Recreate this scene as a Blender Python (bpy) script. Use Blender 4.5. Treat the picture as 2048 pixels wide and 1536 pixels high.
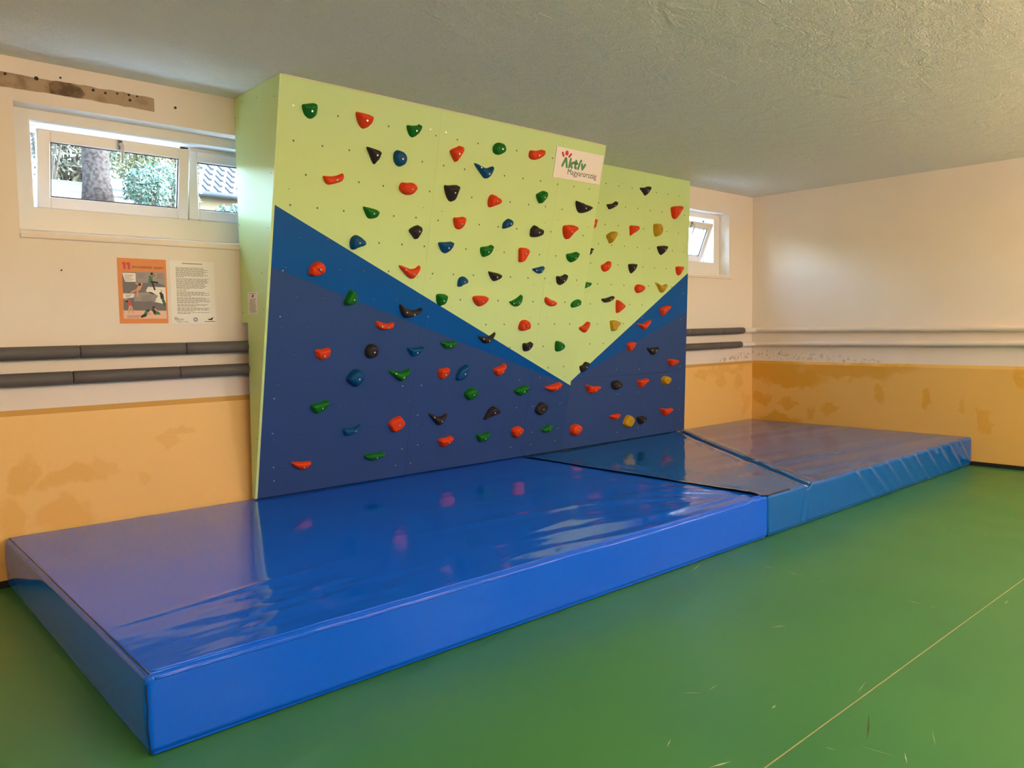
import bpy, math, random
import numpy as np
from mathutils import Matrix, Vector
from mathutils.geometry import delaunay_2d_cdt

# ------------------------------------------------------------------ clean start
for o in list(bpy.data.objects):
    bpy.data.objects.remove(o, do_unlink=True)
SC = bpy.context.scene
COL = SC.collection
random.seed(7)

# ------------------------------------------------------------------ room measures (metres)
YB = 5.477      # back wall face
XR = 9.141      # right wall face
XL = -3.2       # left wall face (out of view)
YF = -3.6       # wall behind the camera
ZC = 3.148      # ceiling
ZD = 1.058      # top of the yellow dado

# ------------------------------------------------------------------ camera
F_PX, YAW, PITCH, ROLL = 1564.8, 0.7332, 0.0692, -0.0138
fw = Vector((math.sin(YAW)*math.cos(PITCH), math.cos(YAW)*math.cos(PITCH), -math.sin(PITCH)))
rt = Vector((math.cos(YAW), -math.sin(YAW), 0)); up = rt.cross(fw)
r2 = math.cos(ROLL)*rt + math.sin(ROLL)*up
u2 = -math.sin(ROLL)*rt + math.cos(ROLL)*up
cam = bpy.data.cameras.new('camera'); cam.sensor_width = 36.0
cam.lens = 36.0*F_PX/2048.0; cam.clip_start = 0.05; cam.clip_end = 200
camo = bpy.data.objects.new('camera', cam); COL.objects.link(camo)
camo.matrix_world = Matrix(((r2.x,u2.x,-fw.x,0.0),(r2.y,u2.y,-fw.y,0.0),(r2.z,u2.z,-fw.z,1.5),(0,0,0,1)))
SC.camera = camo

# ------------------------------------------------------------------ daylight outside
world = bpy.data.worlds.new('sky'); SC.world = world; world.use_nodes = True
wn = world.node_tree.nodes; wl = world.node_tree.links; wn.clear()
sky = wn.new('ShaderNodeTexSky'); sky.sky_type = 'NISHITA'; sky.sun_disc = False
sky.sun_elevation = math.radians(48); sky.sun_rotation = math.radians(150)
bgn = wn.new('ShaderNodeBackground'); bgn.inputs['Strength'].default_value = 3.0
wo = wn.new('ShaderNodeOutputWorld')
tint = wn.new('ShaderNodeMix'); tint.data_type = 'RGBA'; tint.blend_type = 'MULTIPLY'; tint.inputs['Factor'].default_value = 1.0
tint.inputs['B'].default_value = (1.0, 0.98, 0.95, 1)     # white balance between daylight and the warm lamps
wl.new(sky.outputs[0], tint.inputs['A']); wl.new(tint.outputs['Result'], bgn.inputs[0]); wl.new(bgn.outputs[0], wo.inputs[0])
sun = bpy.data.lights.new('sun', 'SUN'); sun.energy = 19.0; sun.angle = math.radians(0.6)
sun.color = (0.92, 0.97, 1.0)
suno = bpy.data.objects.new('sun', sun); COL.objects.link(suno)
suno.rotation_euler = Vector((-0.72, 0.16, -0.68)).to_track_quat('-Z', 'Y').to_euler()

LAMP_COLOR = (1.0, 0.60, 0.345)
LAMP_POWER = 45.0
# ------------------------------------------------------------------ colour management
vs = SC.view_settings
vs.view_transform = 'Standard'; vs.look = 'None'; vs.exposure = 1.0; vs.gamma = 1.0
vs.use_curve_mapping = False
SC.cycles.use_denoising = True
SC.cycles.max_bounces = 10; SC.cycles.diffuse_bounces = 6; SC.cycles.transparent_max_bounces = 12

# ================================================================== material helpers
MATS = {}
def srgb(r, g, b):
    f = lambda c: ((c/255+0.055)/1.055)**2.4 if c > 10 else c/255/12.92
    return (f(r), f(g), f(b), 1.0)
def mat(name, color=(0.8,0.8,0.8,1), rough=0.5, metal=0.0, spec=0.5, bump=None, mottle=None, coat=0.0):
    """bump = (scale, strength, detail); mottle = (scale, colour2, lo, hi)"""
    m = bpy.data.materials.new(name); m.use_nodes = True
    n = m.node_tree.nodes; l = m.node_tree.links; b = n['Principled BSDF']
    if len(color) == 3: color = (*color, 1)
    b.inputs['Base Color'].default_value = color
    b.inputs['Roughness'].default_value = rough; b.inputs['Metallic'].default_value = metal
    b.inputs['Specular IOR Level'].default_value = spec
    b.inputs['Coat Weight'].default_value = coat
    tc = n.new('ShaderNodeTexCoord')
    if mottle:
        nz = n.new('ShaderNodeTexNoise'); nz.inputs['Scale'].default_value = mottle[0]; nz.inputs['Detail'].default_value = 4
        mr = n.new('ShaderNodeMapRange'); mr.inputs[1].default_value = mottle[2]; mr.inputs[2].default_value = mottle[3]
        mx = n.new('ShaderNodeMix'); mx.data_type = 'RGBA'
        c2 = mottle[1] if len(mottle[1]) == 4 else (*mottle[1], 1)
        mx.inputs['A'].default_value = color; mx.inputs['B'].default_value = c2
        l.new(tc.outputs['Object'], nz.inputs['Vector']); l.new(nz.outputs['Fac'], mr.inputs[0])
        l.new(mr.outputs[0], mx.inputs['Factor']); l.new(mx.outputs['Result'], b.inputs['Base Color'])
    if bump:
        bz = n.new('ShaderNodeTexNoise'); bz.inputs['Scale'].default_value = bump[0]; bz.inputs['Detail'].default_value = bump[2]
        bu = n.new('ShaderNodeBump'); bu.inputs['Strength'].default_value = bump[1]; bu.inputs['Distance'].default_value = 0.01
        l.new(tc.outputs['Object'], bz.inputs['Vector']); l.new(bz.outputs['Fac'], bu.inputs['Height'])
        l.new(bu.outputs[0], b.inputs['Normal'])
    MATS[name] = m
    return m
def nd(m): return m.node_tree.nodes, m.node_tree.links, m.node_tree.nodes['Principled BSDF']

# ================================================================== mesh helpers
class MB:
    """collects geometry for ONE mesh object"""
    def __init__(s): s.v = []; s.f = []; s.mi = []
    def add(s, vs, fs, mi=0):
        o = len(s.v); s.v += [tuple(p) for p in vs]
        for f in fs: s.f.append(tuple(i+o for i in f)); s.mi.append(mi)
    def box(s, x0, x1, y0, y1, z0, z1, mi=0):
        v = [(x0,y0,z0),(x1,y0,z0),(x1,y1,z0),(x0,y1,z0),(x0,y0,z1),(x1,y0,z1),(x1,y1,z1),(x0,y1,z1)]
        s.add(v, [(3,2,1,0),(4,5,6,7),(0,1,5,4),(1,2,6,5),(2,3,7,6),(3,0,4,7)], mi)
    def bbox(s, x0, x1, y0, y1, z0, z1, b=0.003, mi=0):
        """box with chamfered edges"""
        X, Y, Z = (x0, x1), (y0, y1), (z0, z1); v = []; idx = {}
        for i in (0,1):
            for j in (0,1):
                for k in (0,1):
                    sx, sy, sz = (1,-1)[i]*b, (1,-1)[j]*b, (1,-1)[k]*b
                    for a, p in (('x',(X[i],Y[j]+sy,Z[k]+sz)),('y',(X[i]+sx,Y[j],Z[k]+sz)),('z',(X[i]+sx,Y[j]+sy,Z[k]))):
                        idx[(i,j,k,a)] = len(v); v.append(p)
        f = []
        for i in (0,1):
            q = [idx[(i,0,0,'x')],idx[(i,1,0,'x')],idx[(i,1,1,'x')],idx[(i,0,1,'x')]]; f.append(q if i else q[::-1])
            q = [idx[(0,i,0,'y')],idx[(1,i,0,'y')],idx[(1,i,1,'y')],idx[(0,i,1,'y')]]; f.append(q[::-1] if i else q)
            q = [idx[(0,0,i,'z')],idx[(1,0,i,'z')],idx[(1,1,i,'z')],idx[(0,1,i,'z')]]; f.append(q if i else q[::-1])
        for i in (0,1):
            for j in (0,1):
                q = [idx[(i,j,0,'x')],idx[(i,j,1,'x')],idx[(i,j,1,'y')],idx[(i,j,0,'y')]]; f.append(q if i == j else q[::-1])
                q = [idx[(i,0,j,'x')],idx[(i,1,j,'x')],idx[(i,1,j,'z')],idx[(i,0,j,'z')]]; f.append(q[::-1] if i == j else q)
                q = [idx[(0,i,j,'y')],idx[(1,i,j,'y')],idx[(1,i,j,'z')],idx[(0,i,j,'z')]]; f.append(q if i == j else q[::-1])
                for k in (0,1):
                    q = [idx[(i,j,k,'x')],idx[(i,j,k,'y')],idx[(i,j,k,'z')]]; f.append(q if (i+j+k) % 2 else q[::-1])
        s.add(v, f, mi)
    def prism(s, poly, axis, a0, a1, mi=0):
        """poly (2D) swept along 'x','y' or 'z' between a0 and a1"""
        def pt(p, a):
            return {'x':(a,p[0],p[1]),'y':(p[0],a,p[1]),'z':(p[0],p[1],a)}[axis]
        n = len(poly)
        v = [pt(p,a0) for p in poly]+[pt(p,a1) for p in poly]
        f = [tuple(range(n))[::-1], tuple(range(n,2*n))]+[(i,(i+1)%n,(i+1)%n+n,i+n) for i in range(n)]
        s.add(v, f, mi)
    def tube(s, pts, r, seg=12, mi=0, cap=True):
        pts = [Vector(p) for p in pts]; rs = r if isinstance(r,(list,tuple)) else [r]*len(pts)
        o = len(s.v); prev = None
        for i, p in enumerate(pts):
            t = (pts[min(i+1,len(pts)-1)]-pts[max(i-1,0)]).normalized()
            if prev is None:
                a = Vector((0,0,1)) if abs(t.z) < 0.9 else Vector((1,0,0))
                n = (a-t*a.dot(t)).normalized()
            else: n = (prev-t*prev.dot(t)).normalized()
            prev = n; b = t.cross(n)
            for k in range(seg):
                a = 2*math.pi*k/seg; s.v.append(tuple(p+rs[i]*(math.cos(a)*n+math.sin(a)*b)))
        for i in range(len(pts)-1):
            for k in range(seg):
                s.f.append((o+i*seg+k,o+i*seg+(k+1)%seg,o+(i+1)*seg+(k+1)%seg,o+(i+1)*seg+k)); s.mi.append(mi)
        if cap:
            s.f.append(tuple(o+k for k in range(seg))[::-1]); s.mi.append(mi)
            e = o+(len(pts)-1)*seg; s.f.append(tuple(e+k for k in range(seg))); s.mi.append(mi)
    def disc(s, cx, cy, z, rx, ry=None, seg=14, mi=0, start=0, end=2*math.pi):
        ry = ry or rx; v = [(cx+rx*math.cos(start+(end-start)*k/seg), cy+ry*math.sin(start+(end-start)*k/seg), z) for k in range(seg)]
        s.add(v, [tuple(range(seg))], mi)
    def poly(s, pts, z, mi=0): s.add([(x,y,z) for x,y in pts], [tuple(range(len(pts)))], mi)
    def stroke(s, pts, w, z, mi=0, seg=8):
        """flat round-ended brush stroke in the local xy plane"""
        for (a, b) in zip(pts[:-1], pts[1:]):
            d = math.atan2(b[1]-a[1], b[0]-a[0]); v = []
            for k in range(seg+1):
                t = d+math.pi/2+math.pi*k/seg; v.append((a[0]+w/2*math.cos(t), a[1]+w/2*math.sin(t), z))
            for k in range(seg+1):
                t = d-math.pi/2+math.pi*k/seg; v.append((b[0]+w/2*math.cos(t), b[1]+w/2*math.sin(t), z))
            s.add(v, [tuple(range(len(v)))], mi); z += 0.00004
    def build(s, name, mats, parent=None, smooth=False, M=None):
        me = bpy.data.meshes.new(name); me.from_pydata(s.v, [], s.f)
        mats = mats if isinstance(mats,(list,tuple)) else [mats]
        for m in mats: me.materials.append(m if not isinstance(m,str) else MATS[m])
        if len(mats) > 1: me.polygons.foreach_set('material_index', s.mi)
        if smooth: me.polygons.foreach_set('use_smooth', [True]*len(me.polygons))
        me.update()
        o = bpy.data.objects.new(name, me); COL.objects.link(o)
        if M is not None: o.matrix_world = M
        if parent is not None: attach(o, parent)
        return o
def pmat(o):
    """world matrix from the object's own transform (objects here are nested at most twice)"""
    return (pmat(o.parent) @ o.matrix_parent_inverse @ o.matrix_basis) if o.parent else o.matrix_basis.copy()
def attach(o, parent):
    o.parent = parent; o.matrix_parent_inverse = pmat(parent).inverted()
def tag(o, label=None, cat=None, group=None, kind=None):
    if label: o['label'] = label
    if cat: o['category'] = cat
    if group: o['group'] = group
    if kind: o['kind'] = kind
    return o
def empty(name, loc, label=None, cat=None, group=None, kind=None):
    o = bpy.data.objects.new(name, None); COL.objects.link(o); o.location = loc; o.empty_display_size = 0.1
    return tag(o, label, cat, group, kind)
def text_mesh(body, width=None, height=None, bold=0.0):
    """lettering as flat faces; returns (verts2d, faces) scaled to the width"""
    cu = bpy.data.curves.new('lettering', 'FONT'); cu.body = body; cu.resolution_u = 3; cu.offset = bold
    ob = bpy.data.objects.new('lettering', cu); COL.objects.link(ob)
    dg = bpy.context.evaluated_depsgraph_get(); dg.update()
    me = bpy.data.meshes.new_from_object(ob.evaluated_get(dg))
    v = [(p.co.x, p.co.y) for p in me.vertices]; f = [tuple(p.vertices) for p in me.polygons]
    bpy.data.objects.remove(ob); bpy.data.meshes.remove(me); bpy.data.curves.remove(cu)
    x0 = min(p[0] for p in v); x1 = max(p[0] for p in v); y1 = max(p[1] for p in v)
    sx = width/(x1-x0); sy = (height/y1) if height else sx
    return [((x-x0)*sx, y*sy) for x, y in v], f

# ------------------------------------------------------------------ noise for numpy arrays
_rng = np.random.default_rng(3); _TAB = _rng.random((256, 256))
def vnoise(x, y):
    xi = np.floor(x).astype(int); yi = np.floor(y).astype(int); fx = x-xi; fy = y-yi
    fx = fx*fx*(3-2*fx); fy = fy*fy*(3-2*fy)
    t = lambda a, b: _TAB[a % 256, b % 256]
    return ((t(xi,yi)*(1-fx)+t(xi+1,yi)*fx)*(1-fy)+(t(xi,yi+1)*(1-fx)+t(xi+1,yi+1)*fx)*fy)-0.5

# ================================================================== materials
def patch_mask(n, l, axes, patches, warp=0.16, soft=0.25):
    """mask of irregular paint patches given as ellipses (a, b, ra, rb) in object coordinates"""
    tc = n.new('ShaderNodeTexCoord'); sep = n.new('ShaderNodeSeparateXYZ'); l.new(tc.outputs['Object'], sep.inputs[0])
    nz = n.new('ShaderNodeTexNoise'); nz.inputs['Scale'].default_value = 6; nz.inputs['Detail'].default_value = 6
    l.new(tc.outputs['Object'], nz.inputs['Vector'])
    ns = n.new('ShaderNodeSeparateColor'); l.new(nz.outputs['Color'], ns.inputs[0])
    def math_(op, a, b=None, c=None):
        m = n.new('ShaderNodeMath'); m.operation = op
        for i, x in enumerate((a, b, c)):
            if x is None: continue
            if isinstance(x, (int, float)): m.inputs[i].default_value = x
            else: l.new(x, m.inputs[i])
        return m.outputs[0]
    A = math_('ADD', sep.outputs[axes[0]], math_('MULTIPLY_ADD', ns.outputs[0], 2*warp, -warp))
    B = math_('ADD', sep.outputs[axes[1]], math_('MULTIPLY_ADD', ns.outputs[1], 2*warp, -warp))
    out = None
    for (a, b, ra, rb, w) in patches:
        da = math_('DIVIDE', math_('SUBTRACT', A, a), ra); db = math_('DIVIDE', math_('SUBTRACT', B, b), rb)
        d = math_('ADD', math_('MULTIPLY', da, da), math_('MULTIPLY', db, db))
        mr = n.new('ShaderNodeMapRange'); mr.inputs[1].default_value = 1+soft; mr.inputs[2].default_value = 1-soft
        mr.inputs[3].default_value = 0; mr.inputs[4].default_value = w; l.new(d, mr.inputs[0])
        out = mr.outputs[0] if out is None else math_('MAXIMUM', out, mr.outputs[0])
    return out
def dado_mat(name, c1, c2, axes, patches, soft=0.4):
    m = mat(name, c1, rough=0.42, bump=(28, 0.12, 4)); n, l, b = nd(m)
    mask = patch_mask(n, l, axes, patches, soft=soft)
    mx = n.new('ShaderNodeMix'); mx.data_type = 'RGBA'; mx.inputs['A'].default_value = (*c1, 1); mx.inputs['B'].default_value = (*c2, 1)
    l.new(mask, mx.inputs['Factor']); l.new(mx.outputs['Result'], b.inputs['Base Color'])
    return m

WALL = (0.82, 0.745, 0.66)
mat('wall_paint', WALL, rough=0.75, bump=(14, 0.10, 6), mottle=(1.3, (0.79, 0.71, 0.62), 0.45, 0.75))
def stained(name, axes, patches):
    m = mat(name, WALL, rough=0.75, bump=(14, 0.10, 6), mottle=(1.3, (0.79, 0.71, 0.62), 0.45, 0.75)); n, l, b = nd(m)
    mask = patch_mask(n, l, axes, patches, warp=0.05, soft=0.7)
    tc = n.new('ShaderNodeTexCoord'); nz = n.new('ShaderNodeTexNoise'); nz.inputs['Scale'].default_value = 26; nz.inputs['Detail'].default_value = 6
    mr = n.new('ShaderNodeMapRange'); mr.inputs[1].default_value = 0.52; mr.inputs[2].default_value = 0.66
    mu = n.new('ShaderNodeMath'); mu.operation = 'MULTIPLY'; l.new(tc.outputs['Object'], nz.inputs['Vector']); l.new(nz.outputs['Fac'], mr.inputs[0]); l.new(mr.outputs[0], mu.inputs[0]); l.new(mask, mu.inputs[1])
    mx = n.new('ShaderNodeMix'); mx.data_type = 'RGBA'; mx.inputs['B'].default_value = (0.33, 0.21, 0.12, 1)
    old = b.inputs['Base Color'].links[0].from_socket; l.new(old, mx.inputs['A']); l.new(mu.outputs[0], mx.inputs['Factor']); l.new(mx.outputs['Result'], b.inputs['Base Color'])
stained('wall_paint_back', ('X','Z'), [(8.62,1.10,.30,.035,.8),(8.95,1.14,.16,.06,.7)])
stained('wall_paint_right', ('Y','Z'), [(5.25,1.15,.25,.06,.7),(4.7,1.12,.45,.045,.6),(4.1,1.08,.35,.02,.6)])
mat('reveal_paint', (0.80, 0.79, 0.77), rough=0.6, bump=(20, 0.08, 4))
dado_mat('dado_back', (0.88, 0.55, 0.175), (0.80, 0.465, 0.11), ('X','Z'),
         [(1.88,0.86,0.09,0.05,.7),(1.78,0.79,0.07,0.05,.6),(0.95,0.62,0.10,0.09,.9),(1.22,0.60,0.16,0.08,.9),(1.40,0.66,0.06,0.05,.6),
          (1.15,0.37,0.16,0.09,.8),(0.85,0.40,0.10,0.12,.8),(1.62,0.52,0.05,0.06,.5),(7.98,0.97,0.16,0.06,.9),(8.42,0.85,0.12,0.10,.9),
          (8.80,0.78,0.10,0.12,.9),(8.56,0.98,0.5,0.05,.8),(9.0,0.50,0.10,0.12,.8)])
dado_mat('dado_right', (0.78, 0.49, 0.13), (0.70, 0.37, 0.04), ('Y','Z'),
         [(5.25,0.97,0.45,0.16,1),(4.9,0.85,0.42,0.13,1),(4.2,0.97,0.5,0.10,.9),(3.85,0.98,0.4,0.06,.7),(5.32,0.58,0.09,0.07,.9),
          (4.95,0.53,0.12,0.06,.9),(4.41,0.49,0.10,0.07,.8),(4.66,0.42,0.07,0.06,.7),(3.80,0.70,0.07,0.12,.8),(3.32,0.65,0.07,0.10,.9),
          (2.93,0.60,0.05,0.06,.6),(2.75,0.48,0.07,0.11,.7),(5.08,0.33,0.30,0.06,1),(2.42,0.92,0.08,0.12,.8),(1.6,0.7,0.1,0.1,.8)])
mat('dado_ridge', (0.62, 0.35, 0.08), rough=0.5, bump=(28, 0.1, 4))
mat('dado_plain', (0.72, 0.44, 0.13), rough=0.5)
mat('black_trim', (0.012, 0.012, 0.012), rough=0.5)

m = mat('ceiling_paint', (0.76, 0.77, 0.74), rough=0.8); n, l, b = nd(m)
tc = n.new('ShaderNodeTexCoord')
mp = n.new('ShaderNodeMapping'); mp.inputs['Scale'].default_value = (1.0, 1.6, 1.0); mp.inputs['Rotation'].default_value = (0,0,0.5)
l.new(tc.outputs['Object'], mp.inputs[0])
z1 = n.new('ShaderNodeTexNoise'); z1.inputs['Scale'].default_value = 3.2; z1.inputs['Detail'].default_value = 7; z1.inputs['Distortion'].default_value = 1.2
z2 = n.new('ShaderNodeTexNoise'); z2.inputs['Scale'].default_value = 22; z2.inputs['Detail'].default_value = 6; z2.inputs['Distortion'].default_value = 2.0
l.new(mp.outputs[0], z1.inputs['Vector']); l.new(mp.outputs[0], z2.inputs['Vector'])
b1 = n.new('ShaderNodeBump'); b1.inputs['Strength'].default_value = 0.55; b1.inputs['Distance'].default_value = 0.04
b2 = n.new('ShaderNodeBump'); b2.inputs['Strength'].default_value = 0.75; b2.inputs['Distance'].default_value = 0.012
l.new(z1.outputs['Fac'], b1.inputs['Height']); l.new(z2.outputs['Fac'], b2.inputs['Height'])
l.new(b1.outputs[0], b2.inputs['Normal']); l.new(b2.outputs[0], b.inputs['Normal'])

m = mat('green_floor', (0.034, 0.195, 0.060), rough=0.36, bump=(9, 0.03, 3), mottle=(1.1, (0.048, 0.222, 0.060), 0.35, 0.7))
n, l, b = nd(m)
rz = n.new('ShaderNodeTexNoise'); rz.inputs['Scale'].default_value = 2.2; rz.inputs['Detail'].default_value = 5
rm = n.new('ShaderNodeMapRange'); rm.inputs[3].default_value = 0.30; rm.inputs[4].default_value = 0.48
tc = n.new('ShaderNodeTexCoord'); l.new(tc.outputs['Object'], rz.inputs['Vector']); l.new(rz.outputs['Fac'], rm.inputs[0]); l.new(rm.outputs[0], b.inputs['Roughness'])
mat('scuff', (0.42, 0.50, 0.30), rough=0.6)
mat('dark_scuff', (0.05, 0.08, 0.03), rough=0.6)
mat('seam_weld', (0.34, 0.33, 0.16), rough=0.5)

mat('pvc', (0.84, 0.84, 0.84), rough=0.28)
mat('handle_pvc', (0.66, 0.65, 0.62), rough=0.35)
mat('gasket', (0.02, 0.02, 0.025), rough=0.6)
def glass_mat():
    m = bpy.data.materials.new('pane_glass'); m.use_nodes = True; n = m.node_tree.nodes; l = m.node_tree.links; n.clear()
    o = n.new('ShaderNodeOutputMaterial'); t = n.new('ShaderNodeBsdfTransparent'); t.inputs[0].default_value = (0.93, 0.96, 0.95, 1)
    g = n.new('ShaderNodeBsdfGlossy'); g.inputs['Roughness'].default_value = 0.02
    fr = n.new('ShaderNodeFresnel'); ge = n.new('ShaderNodeNewGeometry'); io = n.new('ShaderNodeMapRange')   # same reflectance from both faces of the sheet
    io.inputs[3].default_value = 1.45; io.inputs[4].default_value = 1/1.45; l.new(ge.outputs['Backfacing'], io.inputs[0]); l.new(io.outputs[0], fr.inputs[0]); mx = n.new('ShaderNodeMixShader')
    l.new(fr.outputs[0], mx.inputs[0]); l.new(t.outputs[0], mx.inputs[1]); l.new(g.outputs[0], mx.inputs[2]); l.new(mx.outputs[0], o.inputs[0])
    MATS['pane_glass'] = m
glass_mat()

# climbing panel paint: light green above, mid-blue stripe, navy below (a painted V)
LIGHT = (0.57, 0.77, 0.34, 1); MID = (0.0, 0.088, 0.36, 1); NAVY = (0.030, 0.072, 0.225, 1)
def panel_paint(name, k, line1, line2, light=LIGHT):
    """line = (offset, slope): paint edges z = offset + slope*x in the panel's own coordinates"""
    m = mat(name, light, rough=0.38, spec=0.16, bump=(60, 0.04, 3)); n, l, b = nd(m)
    tc = n.new('ShaderNodeTexCoord'); sp = n.new('ShaderNodeSeparateXYZ'); l.new(tc.outputs['Object'], sp.inputs[0])
    def side(line):
        a = n.new('ShaderNodeMath'); a.operation = 'MULTIPLY_ADD'; l.new(sp.outputs['X'], a.inputs[0])
        a.inputs[1].default_value = line[1]*k; a.inputs[2].default_value = line[0]*k
        g = n.new('ShaderNodeMath'); g.operation = 'GREATER_THAN'; l.new(sp.outputs['Y'], g.inputs[0]); l.new(a.outputs[0], g.inputs[1])
        return g.outputs[0]
    m1 = n.new('ShaderNodeMix'); m1.data_type = 'RGBA'; m1.inputs['A'].default_value = NAVY; m1.inputs['B'].default_value = MID
    m2 = n.new('ShaderNodeMix'); m2.data_type = 'RGBA'; m2.inputs['B'].default_value = light
    l.new(side(line2), m1.inputs['Factor']); l.new(m1.outputs['Result'], m2.inputs['A']); l.new(side(line1), m2.inputs['Factor'])
    l.new(m2.outputs['Result'], b.inputs['Base Color'])
    return m
mat('side_green', LIGHT, spec=0.4, rough=0.42, bump=(60, 0.04, 3))
mat('plywood_edge', (0.74, 0.72, 0.47), rough=0.6)
mat('hole_dark', (0.012, 0.014, 0.012), rough=0.6)
mat('steel', (0.86, 0.86, 0.84), rough=0.22, metal=0.35)
HC = {'red':(0.72,0.052,0.006), 'green':(0.004,0.155,0.010), 'blue':(0.0,0.072,0.22), 'black':(0.028,0.022,0.022), 'yellow':(0.50,0.29,0.008)}
for c, v in HC.items(): mat('hold_'+c, v, rough=0.48, spec=0.24, bump=(130, 0.25, 3))
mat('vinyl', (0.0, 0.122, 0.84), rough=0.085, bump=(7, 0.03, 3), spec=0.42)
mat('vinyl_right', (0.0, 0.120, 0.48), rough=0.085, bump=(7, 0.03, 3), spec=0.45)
mat('seam_dark', (0.005, 0.012, 0.05), rough=0.5)
mat('velcro', (0.008, 0.008, 0.01), rough=0.9)
mat('foam_sleeve', (0.115, 0.105, 0.10), rough=0.65, bump=(90, 0.12, 2))
mat('pipe_paint', (0.80, 0.72, 0.62), rough=0.35)
mat('paper', (0.85, 0.82, 0.77), rough=0.6); mat('print_grey', (0.19, 0.17, 0.15), rough=0.7); mat('print_black', (0.02, 0.018, 0.018), rough=0.6)
mat('orange', (0.72, 0.23, 0.045), rough=0.5); mat('print_red', (0.60, 0.035, 0.03), rough=0.5); mat('print_slate', (0.17, 0.155, 0.165), rough=0.6)
mat('print_lilac', (0.34, 0.30, 0.30), rough=0.6); mat('print_pink', (0.80, 0.50, 0.38), rough=0.6); mat('print_green', (0.03, 0.22, 0.09), rough=0.6)
mat('print_skin', (0.72, 0.36, 0.20), rough=0.6); mat('logo_green', (0.075, 0.30, 0.11), rough=0.5); mat('logo_red', (0.62, 0.02, 0.035), rough=0.5)
mat('sign_white', (0.88, 0.84, 0.79), rough=0.4); mat('print_purple', (0.16, 0.13, 0.28), rough=0.6)
mat('scar', (0.43, 0.32, 0.215), rough=0.9, bump=(40, 0.6, 6), mottle=(11, (0.26, 0.18, 0.11), 0.5, 0.72))
mat('scar_dark', (0.24, 0.16, 0.09), rough=0.9, bump=(50, 0.6, 5), mottle=(16, (0.13, 0.085, 0.05), 0.4, 0.6))

# ================================================================== the room shell
fl = MB(); fl.box(XL-0.3, XR+0.3, YF-0.3, YB+0.4, -0.12, 0.0)
floor = tag(fl.build('floor', 'green_floor'), kind='structure')
sw = MB(); sw.box(XL, XR, 1.3405, 1.3455, 0.0, 0.0006); sw.build('floor_seam', 'seam_weld', floor)
SCR = [((4.376,2.534),(4.389,2.478),4),((4.372,2.36),(4.375,2.289),4),((4.37,2.148),(4.37,2.123),4),((4.374,1.667),(4.371,1.589),4),((4.368,1.55),(4.374,1.517),3),
       ((3.497,1.978),(3.579,1.936),5),((2.592,1.867),(2.661,1.801),2.5),((2.693,1.802),(2.769,1.805),2),((2.74,1.541),(2.778,1.547),6),((2.209,1.65),(2.268,1.677),3),
       ((2.204,1.474),(2.299,1.442),5),((2.785,1.059),(2.718,1.024),3),((2.714,1.194),(2.736,1.065),1.5),((6.143,1.842),(6.173,1.812),5),((4.689,1.289),(4.755,1.29),4),
       ((3.103,1.369),(3.242,1.394),2),((3.978,2.783),(4.146,2.834),4),((3.017,1.052),(2.907,1.0),1.5),((2.618,1.267),(2.626,1.226),2)]
for (a, b_, w) in SCR:
    s = MB(); d = Vector((b_[0]-a[0], b_[1]-a[1])).normalized(); q = Vector((-d.y, d.x))*w*0.0008
    s.poly([(a[0],a[1]),((a[0]+b_[0])/2+q.x,(a[1]+b_[1])/2+q.y),(b_[0],b_[1]),((a[0]+b_[0])/2-q.x,(a[1]+b_[1])/2-q.y)], 0.0005)
    s.build('scuff_mark', 'scuff', floor)
s = MB(); s.poly([(2.98,1.268),(2.87,1.226),(2.774,1.185),(2.86,1.214)], 0.0005); s.build('scuff_mark', 'dark_scuff', floor)

c = MB(); c.box(XL-0.3, XR+0.3, YF-0.3, YB+0.4, ZC, ZC+0.25)
tag(c.build('ceiling', 'ceiling_paint'), kind='structure')

# windows: wall openings (x0, x1), z range; set back surround, jamb, frame and sashes
WZ0, WZ1 = 2.12, 2.895
WINS = [(0.992, 3.18), (6.42, 8.60)]
wb = MB(); T = 0.385
wb.box(XL-0.3, XR+0.3, YB, YB+T, 0, WZ0)
wb.box(XL-0.3, XR+0.3, YB, YB+T, WZ1, ZC)
xs = [XL-0.3]+[x for w in WINS for x in w]+[XR+0.3]
for i in range(0, len(xs), 2): wb.box(xs[i], xs[i+1], YB, YB+T, WZ0, WZ1)
wall_back = tag(wb.build('wall_back', 'wall_paint_back'), kind='structure')
def dado(axis, a0, a1, face, sgn, name, material, parent):
    d = MB()
    pr = [(face, 0.0), (face-sgn*0.016, 0.0), (face-sgn*0.016, ZD-0.034), (face, ZD)]
    if axis == 'x': d.prism(pr, 'x', a0, a1)
    else: d.prism([(p[0], p[1]) for p in pr], 'y', a0, a1)
    return d
d = dado('x', XL, XR, YB, 1, '', '', None); d.mi = [0]*len(d.f); d.mi[4] = 1
do = d.build('dado', ['dado_back','dado_ridge'], wall_back)
wr = MB(); wr.box(XR, XR+0.3, YF, YB, 0, ZC); wall_right = tag(wr.build('wall_right', 'wall_paint_right'), kind='structure')
d = dado('y', YF, YB-0.016, XR, 1, '', '', None); d.build('dado', ['dado_right'], wall_right)
wl_ = MB(); wl_.box(XL-0.3, XL, YF, YB, 0, ZC); wall_left = tag(wl_.build('wall_left', 'wall_paint'), kind='structure')
d = dado('y', YF, YB-0.016, XL, -1, '', '', None); d.build('dado', 'dado_plain', wall_left)
FZ0 = 2.1
wf = MB(); FWX = [(2.6, 4.0), (6.2, 7.6)]
wf.box(XL-0.3, XR+0.3, YF-0.3, YF, 0, FZ0); wf.box(XL-0.3, XR+0.3, YF-0.3, YF, WZ1, ZC)
xs = [XL-0.3]+[x for w in FWX for x in w]+[XR+0.3]
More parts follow.
